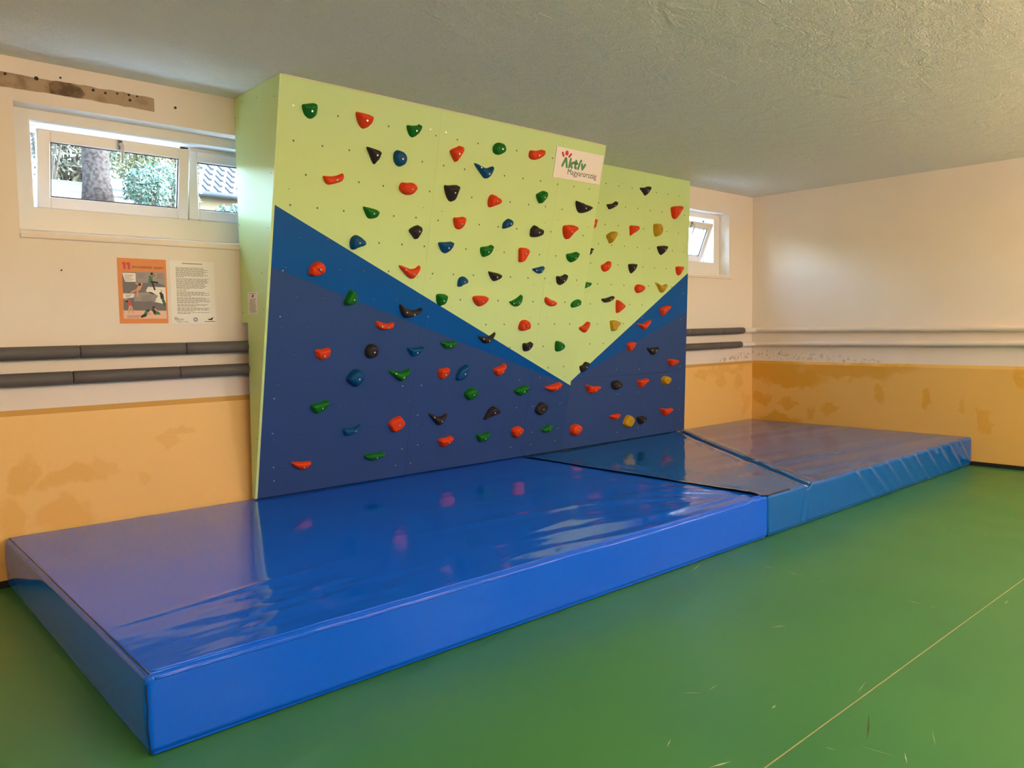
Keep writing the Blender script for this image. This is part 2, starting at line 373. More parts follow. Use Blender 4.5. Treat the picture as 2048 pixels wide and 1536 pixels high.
for i in range(0, len(xs), 2): wf.box(xs[i], xs[i+1], YF-0.3, YF, FZ0, WZ1)
wall_front = tag(wf.build('wall_front', 'wall_paint'), kind='structure')
d = dado('x', XL+0.016, XR-0.016, YF, -1, '', '', None); d.build('dado', 'dado_plain', wall_front)
bb = MB(); bb.box(XL+0.03, XR-0.03, YB-0.028, YB-0.016, 0, 0.042); tag(bb.build('baseboard_back', 'black_trim'), kind='structure')
bb = MB(); bb.box(XR-0.028, XR-0.016, YF+0.03, YB-0.03, 0, 0.042); tag(bb.build('baseboard_right', 'black_trim'), kind='structure')

# bare plaster strip above the left window, with anchor holes
random.seed(11)
s = MB(); P = []
for i in range(60):
    t = i/59; P.append((-0.4+2.195*t, 3.050+0.004*math.sin(t*9)+random.uniform(-.0035,.0035)))
Q = [(-0.4+2.195*t/59, 2.968+0.003*math.sin(t*.3)+random.uniform(-.003,.003)) for t in range(60)]
vv = [(x, YB-0.0025, z) for x, z in P]+[(x, YB-0.0025, z) for x, z in Q]
s.add(vv, [(i+1,i,i+60,i+61) for i in range(59)])
scar = s.build('plaster_scar', 'scar', wall_back)
s = MB(); s.prism([(1.19,2.972),(1.185,3.03),(1.22,3.05),(1.30,3.052),(1.36,3.035),(1.385,3.0),(1.36,2.972),(1.27,2.969)], 'y', YB-0.0042, YB-0.002); s.build('mortar_patch', 'scar_dark', scar)
for (x, z, r) in ((0.96,3.04,.008),(1.12,3.045,.012),(1.25,3.075,.006),(1.43,3.035,.009),(1.50,3.03,.008),(1.57,3.04,.007),(1.64,3.045,.008),(1.645,3.012,.009),(1.69,3.045,.006),(1.93,3.015,.008),(1.20,1.905,.005)):
    s = MB()
    s.prism([(x+r*math.cos(k*.63), z+r*math.sin(k*.63)) for k in range(10)], 'y', YB-0.0052, YB+0.001); s.build('anchor_hole', 'hole_dark', wall_back)

def window(idx, x0, x1, tilts, sash_x, sill_mat='wall_paint'):
    w = empty('window_%d' % idx, ((x0+x1)/2, YB+0.2, WZ0), kind='structure')
    iz0, iz1 = 2.298, 2.832; ix0, ix1 = x0+0.108, x1-0.118
    ys = YB+0.145
    s = MB()  # set-back surround around the frame
    s.box(x0-.02, ix0, ys, ys+0.14, WZ0-.02, WZ1+.02); s.box(ix1, x1+.02, ys, ys+0.14, WZ0-.02, WZ1+.02)
    s.box(ix0, ix1, ys, ys+0.14, WZ0-.02, iz0); s.box(ix0, ix1, ys, ys+0.14, iz1, WZ1+.02)
    s.build('surround', 'reveal_paint', w)
    s = MB()  # sloping plaster sill in the opening and the ledge below it
    s.prism([(YB-0.001, WZ0), (ys+.01, WZ0), (ys+.01, 2.162), (YB-0.001, WZ0+0.012)], 'x', x0, x1)
    s.build('sill_slope', 'wall_paint', w)
    s = MB(); s.prism([(YB-0.012, 2.096), (YB+0.002, 2.088), (YB+0.002, 2.118), (YB-0.012, 2.116)], 'x', x0+0.0, x1+0.05)
    s.build('sill_ledge', 'wall_paint', w)
    yf = YB+0.29
    s = MB(); fwid = 0.05
    s.bbox(ix0-.03, ix0+fwid*.6, yf, yf+0.07, iz0-.03, iz1+.03); s.bbox(ix1-fwid*.6, ix1+.03, yf, yf+0.07, iz0-.03, iz1+.03)
    s.bbox(ix0, ix1, yf, yf+0.07, iz0-.03, iz0+.025); s.bbox(ix0, ix1, yf, yf+0.07, iz1-.03, iz1+.03)
    mx = (sash_x[0][1]+sash_x[1][0])/2
    s.bbox(mx-.03, mx+.03, yf, yf+0.07, iz0, iz1)
    s.build('fixed_frame', 'pvc', w)
    for (sx0, sx1), tilt in zip(sash_x, tilts):
        z0, hgt, pw, th = 2.318, 0.486, 0.074, 0.055
        M = Matrix.Translation((sx0, YB+0.283, z0)) @ Matrix.Rotation(math.radians(tilt), 4, 'X')
        W = sx1-sx0; s = MB()
        s.bbox(0, pw, -th/2, th/2, 0, hgt, .006); s.bbox(W-pw, W, -th/2, th/2, 0, hgt, .006)
        s.bbox(pw, W-pw, -th/2, th/2, 0, pw, .006); s.bbox(pw, W-pw, -th/2, th/2, hgt-pw, hgt, .006)
        sash = s.build('sash', 'pvc', w, M=M)
        g = MB(); g.box(pw-.005, W-pw+.005, -.004, .004, pw-.005, hgt-pw+.005); g.build('pane', 'pane_glass', sash, M=M)
        g = MB(); e = 0.006
        for a in ((pw, pw+e, pw, hgt-pw), (W-pw-e, W-pw, pw, hgt-pw), (pw, W-pw, pw, pw+e), (pw, W-pw, hgt-pw-e, hgt-pw)):
            g.box(a[0], a[1], -.014, -.006, a[2], a[3])
        g.build('gasket', 'gasket', sash, M=M)
        h = MB(); hx = W*0.51; h.bbox(hx-.016, hx+.016, -th/2-.012, -th/2+.002, hgt-.072, hgt-.002, .004)
        h.tube([(hx, -th/2-.008, hgt-.03), (hx, -th/2-.045, hgt-.03), (hx+.002, -th/2-.052, hgt-.04), (hx+.004, -th/2-.05, hgt-.15)], [.011,.011,.012,.009], 10)
        h.build('handle', 'handle_pvc', sash, smooth=True, M=M)
        if tilt:
            h = MB()
            for xx in (0.012, W-0.012):
                h.tube([(xx, -0.01, hgt-.06), (xx, 0.10*tilt/11, hgt-.05)], .005, 8)
            h.build('tilt_arm', 'steel', sash, M=M)
    return w
def portal(x0, x1, z0, z1, y, facing):
    a = bpy.data.lights.new('window_portal', 'AREA'); a.shape = 'RECTANGLE'; a.size = x1-x0; a.size_y = z1-z0; a.cycles.is_portal = True
    o = bpy.data.objects.new('window_portal', a); COL.objects.link(o); o.location = ((x0+x1)/2, y, (z0+z1)/2)
    o.rotation_euler = (math.radians(-90*facing), 0, 0)
for (x0, x1) in WINS: portal(x0, x1, WZ0, WZ1, YB+T+.01, 1)
for (x0, x1) in FWX: portal(x0, x1, FZ0, WZ1, YF-.31, -1)
window(1, *WINS[0], (11.0, 0.0), ((1.142, 2.078), (2.086, 3.03)))
window(2, *WINS[1], (0.0, 22.0), ((6.56, 7.45), (7.458, 8.375)))

# plain unseen windows, added behind the camera to bring in more daylight
for i, (x0, x1) in enumerate(FWX):
    w = empty('window_%d' % (i+3), ((x0+x1)/2, YF-.15, FZ0), kind='structure'); s = MB(); z0, z1 = FZ0, WZ1
    for a in ((x0, x0+.07, z0, z1), (x1-.07, x1, z0, z1), (x0+.07, x1-.07, z0, z0+.07), (x0+.07, x1-.07, z1-.07, z1), ((x0+x1)/2-.04, (x0+x1)/2+.04, z0+.07, z1-.07)):
        s.bbox(a[0], a[1], YF-.20, YF-.13, a[2], a[3], .005)
    s.build('fixed_frame', 'pvc', w)
    for (a, b_) in ((x0+.07, (x0+x1)/2-.04), ((x0+x1)/2+.04, x1-.07)):
        s = MB(); s.box(a, b_, YF-.168, YF-.16, z0+.07, z1-.07); s.build('pane', 'pane_glass', w)

# ================================================================== suspended lamps (out of view, beside and behind the camera)
m = bpy.data.materials.new('lamp_opal'); m.use_nodes = True; n = m.node_tree.nodes; l = m.node_tree.links; n.clear()
o = n.new('ShaderNodeOutputMaterial'); e = n.new('ShaderNodeEmission'); e.inputs[0].default_value = (*LAMP_COLOR, 1); e.inputs[1].default_value = LAMP_POWER
l.new(e.outputs[0], o.inputs[0]); MATS['lamp_opal'] = m
def hanging_lamp(x, y, z, label, L_=1.75):
    e = empty('hanging_lamp', (x, y, z), label, 'lamp', 'suspended tube lamps')
    s = MB(); s.tube([(x-L_/2, y, z), (x+L_/2, y, z)], .035, 12); s.build('tube', 'lamp_opal', e, smooth=True)
    for sx in (-1, 1):
        s = MB(); s.tube([(x+sx*(L_/2), y, z), (x+sx*(L_/2+.05), y, z)], .038, 12); s.build('end_cap', 'pvc', e)
        s = MB(); s.tube([(x+sx*(L_/2+.025), y, z+.03), (x+sx*(L_/2+.025), y, ZC-.0005)], .003, 6); s.build('cord', 'pvc', e)
hanging_lamp(-1.9, 1.1, 2.45, 'unseen tube lamp added left of the camera to brighten left-facing surfaces')  # added lamp, placed so the side board gets light from the left
hanging_lamp(1.9, -0.55, 2.45, 'tube lamp in the row along the room, nearest the camera')
hanging_lamp(4.1, -0.5, 2.45, 'tube lamp in the row along the room, second from the camera')
hanging_lamp(6.2, -0.3, 2.45, 'tube lamp in the row along the room, third from the camera')
hanging_lamp(8.05, 0.0, 2.45, 'tube lamp in the row along the room, by the right wall')

HOLDS = [
('L','green',2.557,3.030,0.043,'half-round','-57,25 -29,36 25,50 42,40 48,11 44,-25 21,-48 -6,-52 -35,-35 -53,-3','green half-round hold just above the red long curved one, in the light green area'),
('L','red',2.967,3.033,0.048,'half-round','-67,43 -39,48 46,42 61,31 61,-1 41,-35 12,-53 -12,-55 -41,-30 -62,10','red half-round hold just above the black wedge-shaped one, in the light green area'),
('L','green',3.389,3.037,0.042,'half-round','-65,19 -23,24 21,32 40,44 51,32 50,3 29,-34 -6,-57 -37,-47 -59,-15','green half-round hold just above the blue round one, in the light green area'),
('L','black',3.074,2.812,0.042,'wedge-shaped','-69,46 -32,48 32,38 48,27 44,-6 26,-41 7,-61 -11,-52 -44,1','black wedge-shaped hold just left of the blue round one, in the light green area'),
('L','blue',3.285,2.822,0.047,'round','-52,24 -36,46 -12,53 25,45 49,19 55,-13 38,-45 7,-61 -26,-51 -49,-18','blue round hold just right of the black wedge-shaped one, in the light green area'),
('L','red',2.768,2.615,0.033,'long curved','-80,9 -26,13 20,23 57,41 72,39 73,14 58,-13 5,-34 -39,-45 -63,-34 -76,-11','red long curved hold just left of the black wedge-shaped one, in the light green area'),
('L','red',3.382,2.616,0.049,'oval','-78,2 -59,35 -10,39 42,44 71,23 76,7 47,-34 10,-48 -32,-45 -68,-23','red oval hold just below the blue round one, in the light green area'),
('L','green',3.093,2.413,0.041,'half-round','-76,32 -46,35 19,28 53,17 57,-4 43,-32 -10,-45 -40,-30','green half-round hold just left of the red oval one, in the light green area'),
('L','red',3.797,2.934,0.051,'heart-shaped','-65,-9 -50,14 -9,34 17,48 41,45 50,22 37,-15 -3,-73 -20,-65','red heart-shaped hold just left of the blue two-pronged one, in the light green area'),
('L','green',4.209,3.017,0.046,'round','-57,9 -39,32 -7,45 33,44 58,22 66,-9 41,-35 4,-49 -41,-42 -59,-16','green round hold just above the blue two-pronged one, in the light green area'),
('L','red',4.618,3.027,0.049,'oval','-75,3 -60,25 1,30 65,47 82,36 78,2 40,-30 -5,-46 -53,-43 -74,-23','red oval hold just right of the green round one, in the light green area'),
('L','blue',4.099,2.837,0.040,'two-pronged','-117,28 -96,38 -59,28 5,15 49,30 75,37 82,22 62,-25 31,-61 -1,-65 -30,-47','blue two-pronged hold just below the green round one, in the light green area'),
('L','black',3.791,2.630,0.054,'half-round','-79,41 -40,48 39,60 55,47 53,11 40,-48 10,-70 -22,-65 -55,-23','black half-round hold just left of the blue two-pronged one, in the light green area'),
('L','red',4.221,2.606,0.054,'bulging','-58,1 -47,35 -19,51 21,40 63,22 69,0 52,-20 6,-40 -35,-54 -53,-35','red bulging hold just above the blue bulging one, in the light green area'),
('L','green',4.747,2.698,0.051,'heart-shaped','-63,3 -34,25 10,46 42,42 53,12 36,-25 -5,-63 -37,-41','green heart-shaped hold just above the black bulging one, in the light green area'),
('L','black',5.270,2.654,0.056,'half-round','-92,44 -71,47 30,29 104,18 103,-5 59,-38 2,-54 -49,-45 -85,5','black half-round hold just above the red wedge-shaped one, in the light green area'),
('L','red',3.894,2.405,0.045,'half-round','-57,34 -19,40 37,49 50,30 49,-14 28,-45 0,-53 -34,-40 -53,-2','red half-round hold just above the blue half-round one, in the light green area'),
('L','blue',4.395,2.437,0.043,'bulging','-45,-16 -38,8 -10,33 15,43 48,31 57,2 37,-20 -22,-43 -42,-39','blue bulging hold just below the red bulging one, in the light green area'),
('L','black',4.736,2.401,0.058,'bulging','-65,-17 -61,18 -28,48 -3,40 27,31 62,22 73,-5 57,-34 -8,-54 -56,-48','black bulging hold just above the red blocky one, in the light green area'),
('L','red',5.144,2.428,0.059,'wedge-shaped','-83,40 -37,54 46,59 78,43 78,22 43,-14 14,-58 -15,-71 -48,-59 -76,-16','red wedge-shaped hold just above the green half-round one, in the light green area'),
('R','red',5.876,2.538,0.049,'partly hidden','-65,3 -32,42 49,54 58,30 47,-31 -5,-56 -52,-41','red hold half hidden behind the edge of the overhanging panel'),
('R','black',6.719,2.958,0.046,'triangular','-98,15 -26,27 38,46 63,34 57,3 21,-42 -11,-55 -44,-29','black triangular hold just left of the red wedge-shaped one, in the light green area'),
('R','black',6.187,2.754,0.032,'banana-shaped','-85,-1 -6,15 51,44 72,35 68,5 17,-25 -45,-47 -71,-28','black banana-shaped hold just right of the black half-round one, in the light green area'),
('R','red',7.250,2.784,0.067,'wedge-shaped','-82,35 -26,55 62,66 91,49 82,20 25,-65 -18,-85 -58,-63 -77,-12','red wedge-shaped hold just above the yellow oval one, in the light green area'),
('R','yellow',6.174,2.438,0.058,'heart-shaped','-73,0 -41,28 24,52 57,45 63,15 36,-23 -18,-74 -48,-42','yellow heart-shaped hold just left of the red wedge-shaped one, in the light green area'),
('R','red',6.526,2.533,0.048,'wedge-shaped','-56,33 -4,42 52,42 68,22 55,-9 -10,-47 -49,-67 -57,-16','red wedge-shaped hold just right of the yellow heart-shaped one, in the light green area'),
('R','yellow',6.928,2.562,0.060,'oval','-58,47 -23,63 27,64 54,38 62,-9 44,-49 -6,-74 -41,-65 -59,-16','yellow oval hold just above the black half-round one, in the light green area'),
('R','black',7.015,2.356,0.051,'half-round','-76,26 -6,38 65,43 72,18 57,-15 -2,-61 -41,-43 -69,-5','black half-round hold just below the yellow oval one, in the light green area'),
('L','blue',2.990,2.193,0.052,'bulging','-57,2 -46,33 -16,51 15,46 55,22 66,-4 52,-22 11,-38 -29,-55 -51,-37','blue bulging hold just right of the red ball-shaped grooved one, in the light green area'),
('L','black',3.488,2.312,0.047,'heart-shaped','-59,-5 -45,17 2,41 32,41 48,19 42,-13 8,-64 -28,-37','black heart-shaped hold just left of the blue half-round one, in the light green area'),
('L','blue',3.792,2.208,0.045,'half-round','-76,30 -11,38 51,44 60,23 52,-7 27,-38 -1,-51 -36,-39 -66,-1','blue half-round hold just below the red half-round one, in the light green area'),
('L','red',2.686,1.985,0.053,'ball-shaped grooved','-56,-8 -44,25 -10,52 25,56 56,32 62,0 46,-27 7,-46 -31,-48 -54,-34','red ball-shaped grooved hold just above the green bulging one, in the mid-blue stripe'),
('L','red',3.485,2.011,0.038,'two-pronged','-116,28 -88,33 -14,12 34,18 65,42 78,32 66,-9 26,-57 -2,-63 -49,-36','red two-pronged hold just below the black heart-shaped one, in the light green area'),
('L','green',2.977,1.787,0.050,'bulging','-51,-25 -36,13 -11,58 16,58 41,35 45,-3 38,-37 1,-51 -43,-48','green bulging hold just left of the red crescent-shaped one, in the mid-blue stripe'),
('L','green',3.801,1.792,0.043,'half-round','-49,38 0,44 46,35 52,2 41,-36 -3,-55 -38,-32 -50,4','green half-round hold just right of the black crescent-shaped one, in the light green area'),
('L','black',3.513,1.697,0.041,'crescent-shaped','-105,47 -81,47 -20,12 47,7 96,26 112,15 95,-11 35,-41 -22,-55 -64,-43 -92,-4','black crescent-shaped hold just right of the red crescent-shaped one, in the mid-blue stripe'),
('L','red',3.295,1.584,0.032,'crescent-shaped','-82,34 -43,25 14,14 69,22 76,7 61,-26 18,-35 -38,-32 -75,-9','red crescent-shaped hold just left of the black crescent-shaped one, in the navy area'),
('L','green',4.206,2.206,0.045,'half-round','-62,18 -35,27 13,34 47,48 59,36 55,-3 31,-39 -11,-57 -38,-48 -60,-15','green half-round hold just above the black wedge-shaped one, in the light green area'),
('L','red',4.622,2.200,0.049,'blocky','-53,42 -6,51 36,49 54,23 40,-10 10,-64 -35,-71 -47,-21','red blocky hold just above the blue two-pronged one, in the light green area'),
('L','blue',4.838,2.072,0.029,'two-pronged','-83,3 -23,18 38,32 60,27 54,2 22,-31 -9,-34 -59,-16','blue two-pronged hold just below the red blocky one, in the light green area'),
('L','green',5.229,2.204,0.047,'half-round','-76,20 -12,34 55,50 65,27 51,-20 8,-49 -30,-43 -61,-19','green half-round hold just below the red wedge-shaped one, in the light green area'),
('L','black',4.334,1.997,0.041,'wedge-shaped','-77,34 -54,36 32,25 67,11 61,-17 31,-36 -11,-42 -48,-11','black wedge-shaped hold just below the green half-round one, in the light green area'),
('L','blue',3.986,1.935,0.042,'bulging','-37,-22 -36,16 -18,41 23,46 54,18 50,-5 9,-23 -14,-38 -31,-35','blue bulging hold just above the red half-round one, in the light green area'),
('L','black',5.136,2.000,0.044,'half-round','-70,21 -19,24 21,39 41,46 51,24 45,-15 9,-51 -22,-56 -56,-33','black half-round hold just below the green half-round one, in the light green area'),
('R','green',5.799,1.934,0.042,'partly hidden','-84,-30 -61,21 -1,30 41,31 66,23 58,-8 18,-25 -36,-42','green hold half hidden behind the edge of the overhanging panel'),
('L','red',4.203,1.790,0.049,'half-round','-82,20 -52,37 11,39 62,34 74,11 60,-25 12,-51 -25,-46 -60,-18','red half-round hold just below the blue bulging one, in the light green area'),
('L','green',4.618,1.791,0.034,'crescent-shaped','-85,-10 -57,-1 -1,25 40,55 57,43 58,7 38,-31 -5,-51 -46,-37','green crescent-shaped hold just above the red ball-shaped grooved one, in the light green area'),
('L','red',5.024,1.790,0.041,'slanting','-66,31 -47,42 4,20 71,4 77,-20 41,-42 -19,-33 -61,-3','red slanting hold just below the black half-round one, in the light green area'),
('L','green',5.366,1.773,0.038,'blocky','-61,-4 -28,28 41,44 55,10 45,-13 -7,-32 -45,-33','green blocky hold just above the red wedge-shaped one, in the light green area'),
('R','red',6.098,2.130,0.047,'half-round','-69,6 -24,27 36,57 54,44 56,-3 27,-42 -21,-53 -58,-35','red half-round hold just left of the black half-round one, in the light green area'),
('R','black',6.145,1.800,0.032,'banana-shaped','-104,0 -32,11 62,34 86,25 63,-7 -4,-32 -70,-31','black banana-shaped hold just left of the red fan-shaped one, in the light green area'),
('L','red',4.741,1.571,0.056,'ball-shaped grooved','-60,-8 -46,34 -10,52 39,46 62,13 61,-21 30,-38 -22,-46 -53,-32','red ball-shaped grooved hold just above the black half-round one, in the light green area'),
('L','black',4.335,1.472,0.034,'two-pronged','-113,15 -61,9 7,7 62,36 83,48 79,23 50,-21 5,-51 -34,-49 -77,-17','black two-pronged hold just above the red half-round one, in the mid-blue stripe'),
('R','red',5.790,1.514,0.045,'wedge-shaped','-79,1 -23,19 42,58 58,42 55,0 26,-46 -10,-51 -69,-22','red wedge-shaped hold just below the green blocky one, in the light green area'),
('L','green',3.922,1.420,0.040,'boat-shaped','-82,25 -32,23 26,22 68,29 66,3 49,-30 8,-41 -35,-30 -67,-1','green boat-shaped hold just above the red half-round one, in the navy area'),
('L','black',4.824,1.382,0.041,'half-round','-62,25 -11,29 28,41 43,30 44,-4 23,-38 -16,-49 -50,-34','black half-round hold just below the red ball-shaped grooved one, in the light green area'),
('L','green',5.225,1.375,0.046,'round','-51,40 -25,48 35,33 61,6 54,-25 10,-52 -33,-47 -50,-4','green round hold just right of the black half-round one, in the light green area'),
('R','yellow',6.242,1.533,0.052,'blocky','-64,42 -25,51 24,49 74,30 69,-1 35,-19 16,-54 -23,-61 -48,-42 -58,4','yellow blocky hold just below the red fan-shaped one, in the light green area'),
('R','black',5.793,1.120,0.044,'wedge-shaped','-65,4 -23,20 10,46 45,45 52,18 38,-26 -12,-58 -45,-49','black wedge-shaped hold just right of the green round one, in the light green area'),
('R','black',6.513,2.134,0.045,'half-round','-55,33 -9,42 49,44 52,18 39,-21 0,-57 -25,-50 -51,-9','black half-round hold just above the red ball-shaped one, in the light green area'),
('R','red',7.333,2.140,0.047,'half-round','-50,36 3,46 53,44 55,7 30,-43 -3,-56 -36,-37 -51,3','red half-round hold just above the yellow two-pronged one, in the light green area'),
('R','red',6.634,1.923,0.055,'ball-shaped','-69,-1 -50,30 -5,43 47,33 68,6 59,-22 -2,-50 -48,-39','red ball-shaped hold just below the black half-round one, in the light green area'),
('R','yellow',7.020,1.951,0.040,'two-pronged','-107,42 -78,39 -6,9 89,32 101,16 78,-17 15,-66 -27,-51 -64,-4','yellow two-pronged hold just right of the red ball-shaped one, in the light green area'),
('R','red',6.323,1.728,0.051,'fan-shaped','-49,65 -10,55 50,25 68,2 51,-21 -7,-56 -47,-67 -57,-3','red fan-shaped hold just right of the black banana-shaped one, in the light green area'),
('R','red',7.091,1.693,0.053,'wedge-shaped','-83,11 -39,35 50,57 79,37 69,8 8,-33 -25,-65 -59,-49','red wedge-shaped hold just below the yellow two-pronged one, in the mid-blue stripe'),
('R','red',6.753,1.542,0.038,'two-pronged','-128,7 -42,3 37,34 78,45 87,26 50,-17 -18,-58 -64,-40','red two-pronged hold just left of the red wedge-shaped one, in the mid-blue stripe'),
('R','red',6.516,1.311,0.047,'half-round','-62,16 -36,38 30,45 58,36 50,-8 22,-43 -11,-57 -49,-27','red half-round hold just left of the black two-pronged one, in the navy area'),
('R','black',6.898,1.256,0.038,'two-pronged','-105,30 -45,25 42,27 97,33 76,0 17,-44 -16,-51 -66,-19','black two-pronged hold just right of the red half-round one, in the navy area'),
('R','red',7.269,1.110,0.050,'half-round','-98,36 -22,36 61,27 76,3 57,-27 -9,-44 -64,-31','red half-round hold just above the yellow round one, in the navy area'),
('R','red',5.922,0.889,0.054,'half-round','-99,50 -28,32 45,25 101,22 92,-5 46,-42 -10,-51 -60,-36 -87,4','red half-round hold just below the black wedge-shaped one, in the navy area'),
('R','black',6.293,0.908,0.053,'round','-85,19 -48,43 18,47 66,23 71,-10 47,-38 -9,-53 -61,-32','black round hold just left of the red wedge-shaped one, in the navy area'),
('R','red',6.715,0.912,0.051,'wedge-shaped','-75,24 -20,29 66,42 87,21 67,-16 -4,-57 -50,-40 -70,-2','red wedge-shaped hold just left of the yellow round one, in the navy area'),
('R','yellow',7.138,0.914,0.054,'round','-78,15 -42,44 10,47 63,28 72,-7 48,-41 -10,-57 -62,-28','yellow round hold just below the red half-round one, in the navy area'),
('R','red',6.281,0.573,0.041,'boat-shaped','-91,14 -38,24 50,29 68,13 55,-22 2,-36 -47,-22','red boat-shaped hold just left of the yellow blocky one, in the navy area'),
('R','yellow',6.493,0.506,0.060,'blocky','-78,-15 -41,49 8,68 69,32 76,-16 19,-69 -54,-48','yellow blocky hold just left of the black half-round one, in the navy area'),
('R','black',6.718,0.504,0.048,'half-round','-77,26 -23,37 38,37 69,16 48,-35 -2,-54 -52,-28','black half-round hold just right of the yellow blocky one, in the navy area'),
('R','red',7.160,0.559,0.053,'half-round','-101,44 -9,30 91,33 85,0 36,-39 -30,-48 -73,-20','red half-round hold just right of the black half-round one, in the navy area'),
('L','red',2.784,1.376,0.042,'half-round','-56,32 -7,35 48,45 56,18 51,-18 19,-44 -11,-46 -44,-25 -55,3','red half-round hold just left of the blue bulging one, in the navy area'),
('L','black',3.189,1.385,0.047,'round','-52,11 -31,48 4,56 44,42 58,4 48,-37 10,-56 -30,-49 -50,-19','black round hold just below the red crescent-shaped one, in the navy area'),
('L','blue',3.595,1.377,0.043,'half-round','-78,28 -30,24 39,28 72,34 68,5 36,-35 -6,-51 -38,-35 -63,1','blue half-round hold just above the green two-pronged one, in the navy area'),
('L','blue',3.074,1.185,0.064,'bulging','-76,-14 -59,27 -30,57 15,64 54,38 63,1 46,-41 5,-70 -18,-63','blue bulging hold just below the black round one, in the navy area'),
('L','green',3.481,1.193,0.039,'two-pronged','-116,25 -78,32 -16,19 45,25 79,42 86,16 59,-31 17,-59 -10,-53 -65,-15','green two-pronged hold just below the blue half-round one, in the navy area'),
('L','red',3.903,1.177,0.044,'half-round','-49,35 -2,42 47,43 55,5 37,-32 -2,-53 -36,-39 -51,-2','red half-round hold just left of the blue upright oval one, in the navy area'),
('L','green',2.793,0.975,0.045,'half-round','-73,19 -22,31 52,46 71,35 61,2 32,-30 -12,-51 -42,-41 -65,-11','green half-round hold just left of the blue long curved one, in the navy area'),
('L','blue',3.091,0.771,0.032,'long curved','-89,15 -14,10 26,23 62,38 71,24 52,-6 13,-31 -43,-46 -77,-28','blue long curved hold just above the green boat-shaped one, in the navy area'),
('L','red',3.488,0.778,0.054,'blocky','-76,13 -40,43 18,64 45,47 69,6 57,-26 16,-56 -30,-63 -58,-28','red blocky hold just above the green boat-shaped one, in the navy area'),
('L','black',3.909,0.794,0.036,'two-pronged','-114,42 -80,36 1,5 61,24 85,26 76,0 33,-51 -5,-64 -57,-18','black two-pronged hold just above the red half-round one, in the navy area'),
('L','red',4.015,0.575,0.047,'half-round','-82,24 -21,28 38,42 63,30 59,-1 27,-38 -19,-52 -64,-31','red half-round hold just left of the green half-round one, in the navy area'),
('L','green',3.312,0.528,0.043,'boat-shaped','-100,12 -46,23 31,22 74,25 84,7 42,-25 -17,-40 -68,-23','green boat-shaped hold just below the blue long curved one, in the navy area'),
('L','red',2.674,0.537,0.039,'boat-shaped','-72,31 -4,22 72,18 76,1 47,-40 -2,-37 -47,-10 -70,15','red boat-shaped hold just below the green half-round one, in the navy area'),
('L','blue',4.102,1.167,0.050,'upright oval','-60,-46 -51,6 -22,47 41,74 52,37 48,-9 18,-47 -26,-62','blue upright oval hold just right of the red half-round one, in the navy area'),
('L','red',4.524,1.178,0.045,'half-round','-72,11 -24,26 21,37 44,59 55,21 46,-26 12,-51 -24,-53 -59,-25','red half-round hold just below the black half-round one, in the navy area'),
('L','green',4.226,0.981,0.050,'round','-73,8 -33,42 19,49 60,32 63,-3 36,-41 -15,-57 -56,-31','green round hold just below the blue upright oval one, in the navy area'),
('L','green',4.821,0.972,0.050,'half-round','-93,4 -34,31 33,45 65,40 69,-1 39,-41 -14,-52 -65,-26','green half-round hold just above the black blocky one, in the navy area'),
('L','red',5.233,0.976,0.049,'boat-shaped','-117,6 -30,24 71,45 77,21 63,-26 1,-44 -65,-26','red boat-shaped hold just above the black blocky one, in the navy area'),
('L','black',4.487,0.780,0.052,'wedge-shaped','-79,-49 -57,6 -25,49 29,63 99,16 82,-4 11,-29 -60,-51','black wedge-shaped hold just above the green half-round one, in the navy area'),
('L','black',5.100,0.773,0.055,'blocky','-70,-3 -37,50 6,66 70,35 64,-8 29,-49 -10,-58 -52,-33','black blocky hold just above the green boat-shaped one, in the navy area'),
('L','green',4.427,0.567,0.045,'half-round','-79,32 -23,26 50,41 61,22 56,-18 21,-40 -25,-46 -60,-18','green half-round hold just below the black wedge-shaped one, in the navy area'),
('L','red',4.832,0.576,0.050,'round','-71,22 -35,45 18,49 65,23 64,-11 29,-47 -14,-55 -56,-25','red round hold just left of the green boat-shaped one, in the navy area'),
('L','green',5.225,0.565,0.041,'boat-shaped','-81,-1 -32,17 8,37 52,30 59,-10 29,-39 -35,-34','green boat-shaped hold just below the black blocky one, in the navy area'),
('R','red',5.678,0.494,0.056,'round','-75,22 -37,54 18,57 67,24 70,-16 39,-50 -17,-58 -65,-32','red round hold just right of the green boat-shaped one, in the navy area'),
('R','black',5.855,2.270,0.035,'partly hidden','-39,12 -17,28 19,33 36,20 24,-13 2,-41 -26,-38','black hold half hidden behind the edge of the overhanging panel'),
]

# ================================================================== climbing wall panels
PLANES = {'L': (0.2156, 5.434), 'R': (0.028, 5.383)}
def panel_matrix(key):
    m_, c0 = PLANES[key]; k = math.sqrt(1+m_*m_)
    return Matrix(((1,0,0,0),(0,-m_/k,-1/k,c0),(0,1/k,-m_/k,0),(0,0,0,1))), k
ML, KL = panel_matrix('L'); MR, KR = panel_matrix('R')
XA, XJ, XE = 2.353, 5.468, 7.52
ZP0, ZP1 = 0.312, ZC-0.002
panel_paint('paint_overhang', KL, (2.345+0.4462*2.353, -0.4462), (1.945+0.3178*2.353, -0.3178))
panel_paint('paint_upright', KR, (-2.3453, 0.59359), (-1.0574, 0.36416))

